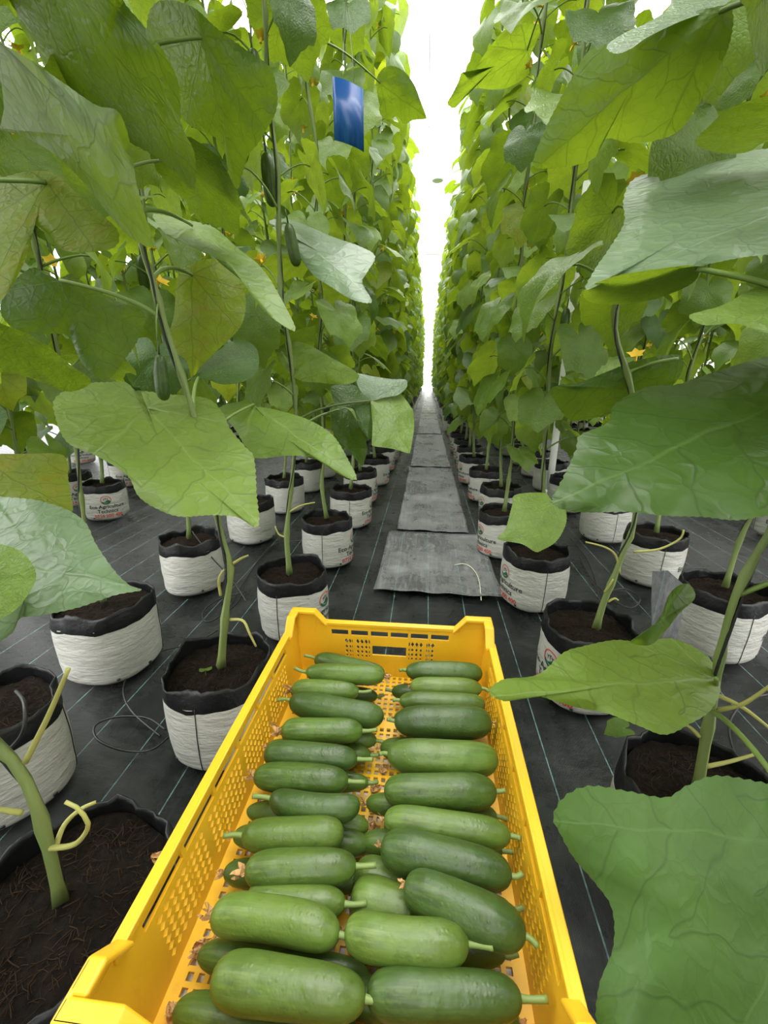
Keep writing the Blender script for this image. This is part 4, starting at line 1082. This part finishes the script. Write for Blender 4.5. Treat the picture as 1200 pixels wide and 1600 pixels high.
# drip tubes on the ground and into the bags
def ground_tube(pts, label, rad=.0028, z=.012):
    q = [pz(a, b, c) if len(t_) == 3 else pz(a, b, z) for t_ in pts for a, b, c in [tuple(t_)+(z,)*(3-len(t_))]]
    mb = MB(); o0 = q[0].copy(); mb.tube([p-o0 for p in catmull(q, 60, False)], rad, 6)
    thing('drip_tube', label, 'drip tube', o0, 0, 'drip tubes', mb.mesh('drip_tube', M['tube']))
ground_tube([(265,1150),(235,1172),(190,1172),(152,1155),(150,1132),(185,1120),(230,1122),(258,1140)], 'coiled black drip tube on the mat left of the crate')
ground_tube([(250,1150),(205,1110),(193,1075),(210,1040),(250,1018),(300,1005),(340,985)], 'black drip tube curving on the mat beside the left front bag')
ground_tube([(440,842),(415,862),(385,905),(372,940),(345,962),(322,972),(318,955),(345,935),(385,925)], 'black drip tube looping between the two left bag rows')
ground_tube([(470,845),(430,850),(400,880),(360,945)], 'second black drip tube running toward the looped one')
ground_tube([(905,870),(925,905),(955,935),(985,950),(1000,935),(975,920),(945,925)], 'black drip tube looping behind the right front bags')
ground_tube([(890,840),(915,870),(930,905),(935,935)], 'black drip tube running between the right bag rows')
ground_tube([(1200,1190),(1185,1215),(1150,1180),(1140,1130),(1165,1095),(1200,1085)], 'black drip tube curving beside the right corner bag')
# feeder tube arching from the peat over the rim
def feeder(pts, label):
    mb = MB(); o0 = pts[0].copy(); mb.tube([p-o0 for p in catmull(pts, 40, False)], .0026, 6); thing('drip_tube', label, 'drip tube', o0, 0, 'drip tubes', mb.mesh('drip_tube', M['tube']))
feeder([py(25,1080,.50), py(38,1100,.45), py(35,1145,.43), py(5,1180,.43)], 'black feeder tube arching over the rim of the far left bag')
feeder([py(300,830,1.55), py(330,870,1.5), py(362,905,1.35), py(385,940,1.25)], 'black feeder tube coming out of the second-row left bag')
# torn flap of grey-black film standing beside the right second-row bag
fp = [py(a, b, 1.17) for a, b in ((1020,893),(1042,890),(1070,915),(1066,960),(1060,1000),(1035,975),(1018,945))]
fp[4].z = fp[5].z = .003
mb = MB(); o0 = fp[0].copy(); mb.prism([p-o0+Vector((0, .02*nz(k*1.3), 0)) for k, p in enumerate(fp)], (0, .003, 0))
thing('film_flap', 'torn flap of grey-black film standing against the right second-row bag', 'plastic film', o0, 0, None, mb.mesh('film_flap', M['mat_strip'], False))
# thread and litter
mb = MB(); q = [pz(a, b, .012) for a, b in ((710,883),(725,881),(738,888),(748,905),(752,938))]; mb.tube([p-q[0] for p in catmull(q, 30, False)], .0022, 5)
thing('thread', 'pale dry thread lying on the path mat right of centre', 'thread', q[0], 0, None, mb.mesh('thread', M['thread']))
P = pz(236, 1340, .205); thing('dried_petal', 'orange dry petal on the peat of the left corner bag', 'petal', P, .4, None, DRYV[2])
mb = MB(); bl = blade(5, 24, 77, pitch=10, reach=.5, rise=.5); mb.add(bl[0], Matrix.Scale(.020, 4)); mb.add(bl[1], Matrix.Scale(.020, 4), 1)
P = pz(322, 1056, .200); thing('fallen_leaf', 'small fallen leaf on the peat of the bag left of the crate', 'leaf', P, 2.0, None, mb.mesh('fallen_leaf', [M['leaf'], M['petiole']]))
mb = MB(); mb.add(bl[0], Matrix.Scale(.034, 4)); mb.add(bl[1], Matrix.Scale(.034, 4), 1)
P = pz(985, 1165, .10); thing('fallen_leaf', 'withered leaf hanging beside the right corner bag rim', 'leaf', pz(985, 1150, .205), PI, None, mb.mesh('fallen_leaf', [M['leaf'], M['petiole']]))
# unseen bags and vines added behind the viewpoint to hold back light from there
for rn in ('L1', 'L2', 'R1', 'R2'):
    rx, ry, sp, cnt, face, phrase = ROWS[rn]
    for i in (1, 2, 3):
        x, y = rx, ry-sp*i-(.1 if rn[1] == '1' else 0)
        grow_bag(x, y, face, i % 4, 'unseen white grow bag added to the %s, behind the viewpoint' % phrase, 'unseen grow bags added behind the viewpoint', 0)
        far_vine(x, y, 'unseen cucumber vine added to the %s, behind the viewpoint' % phrase, 'unseen vines added behind the viewpoint', i, i*1.3, 0)
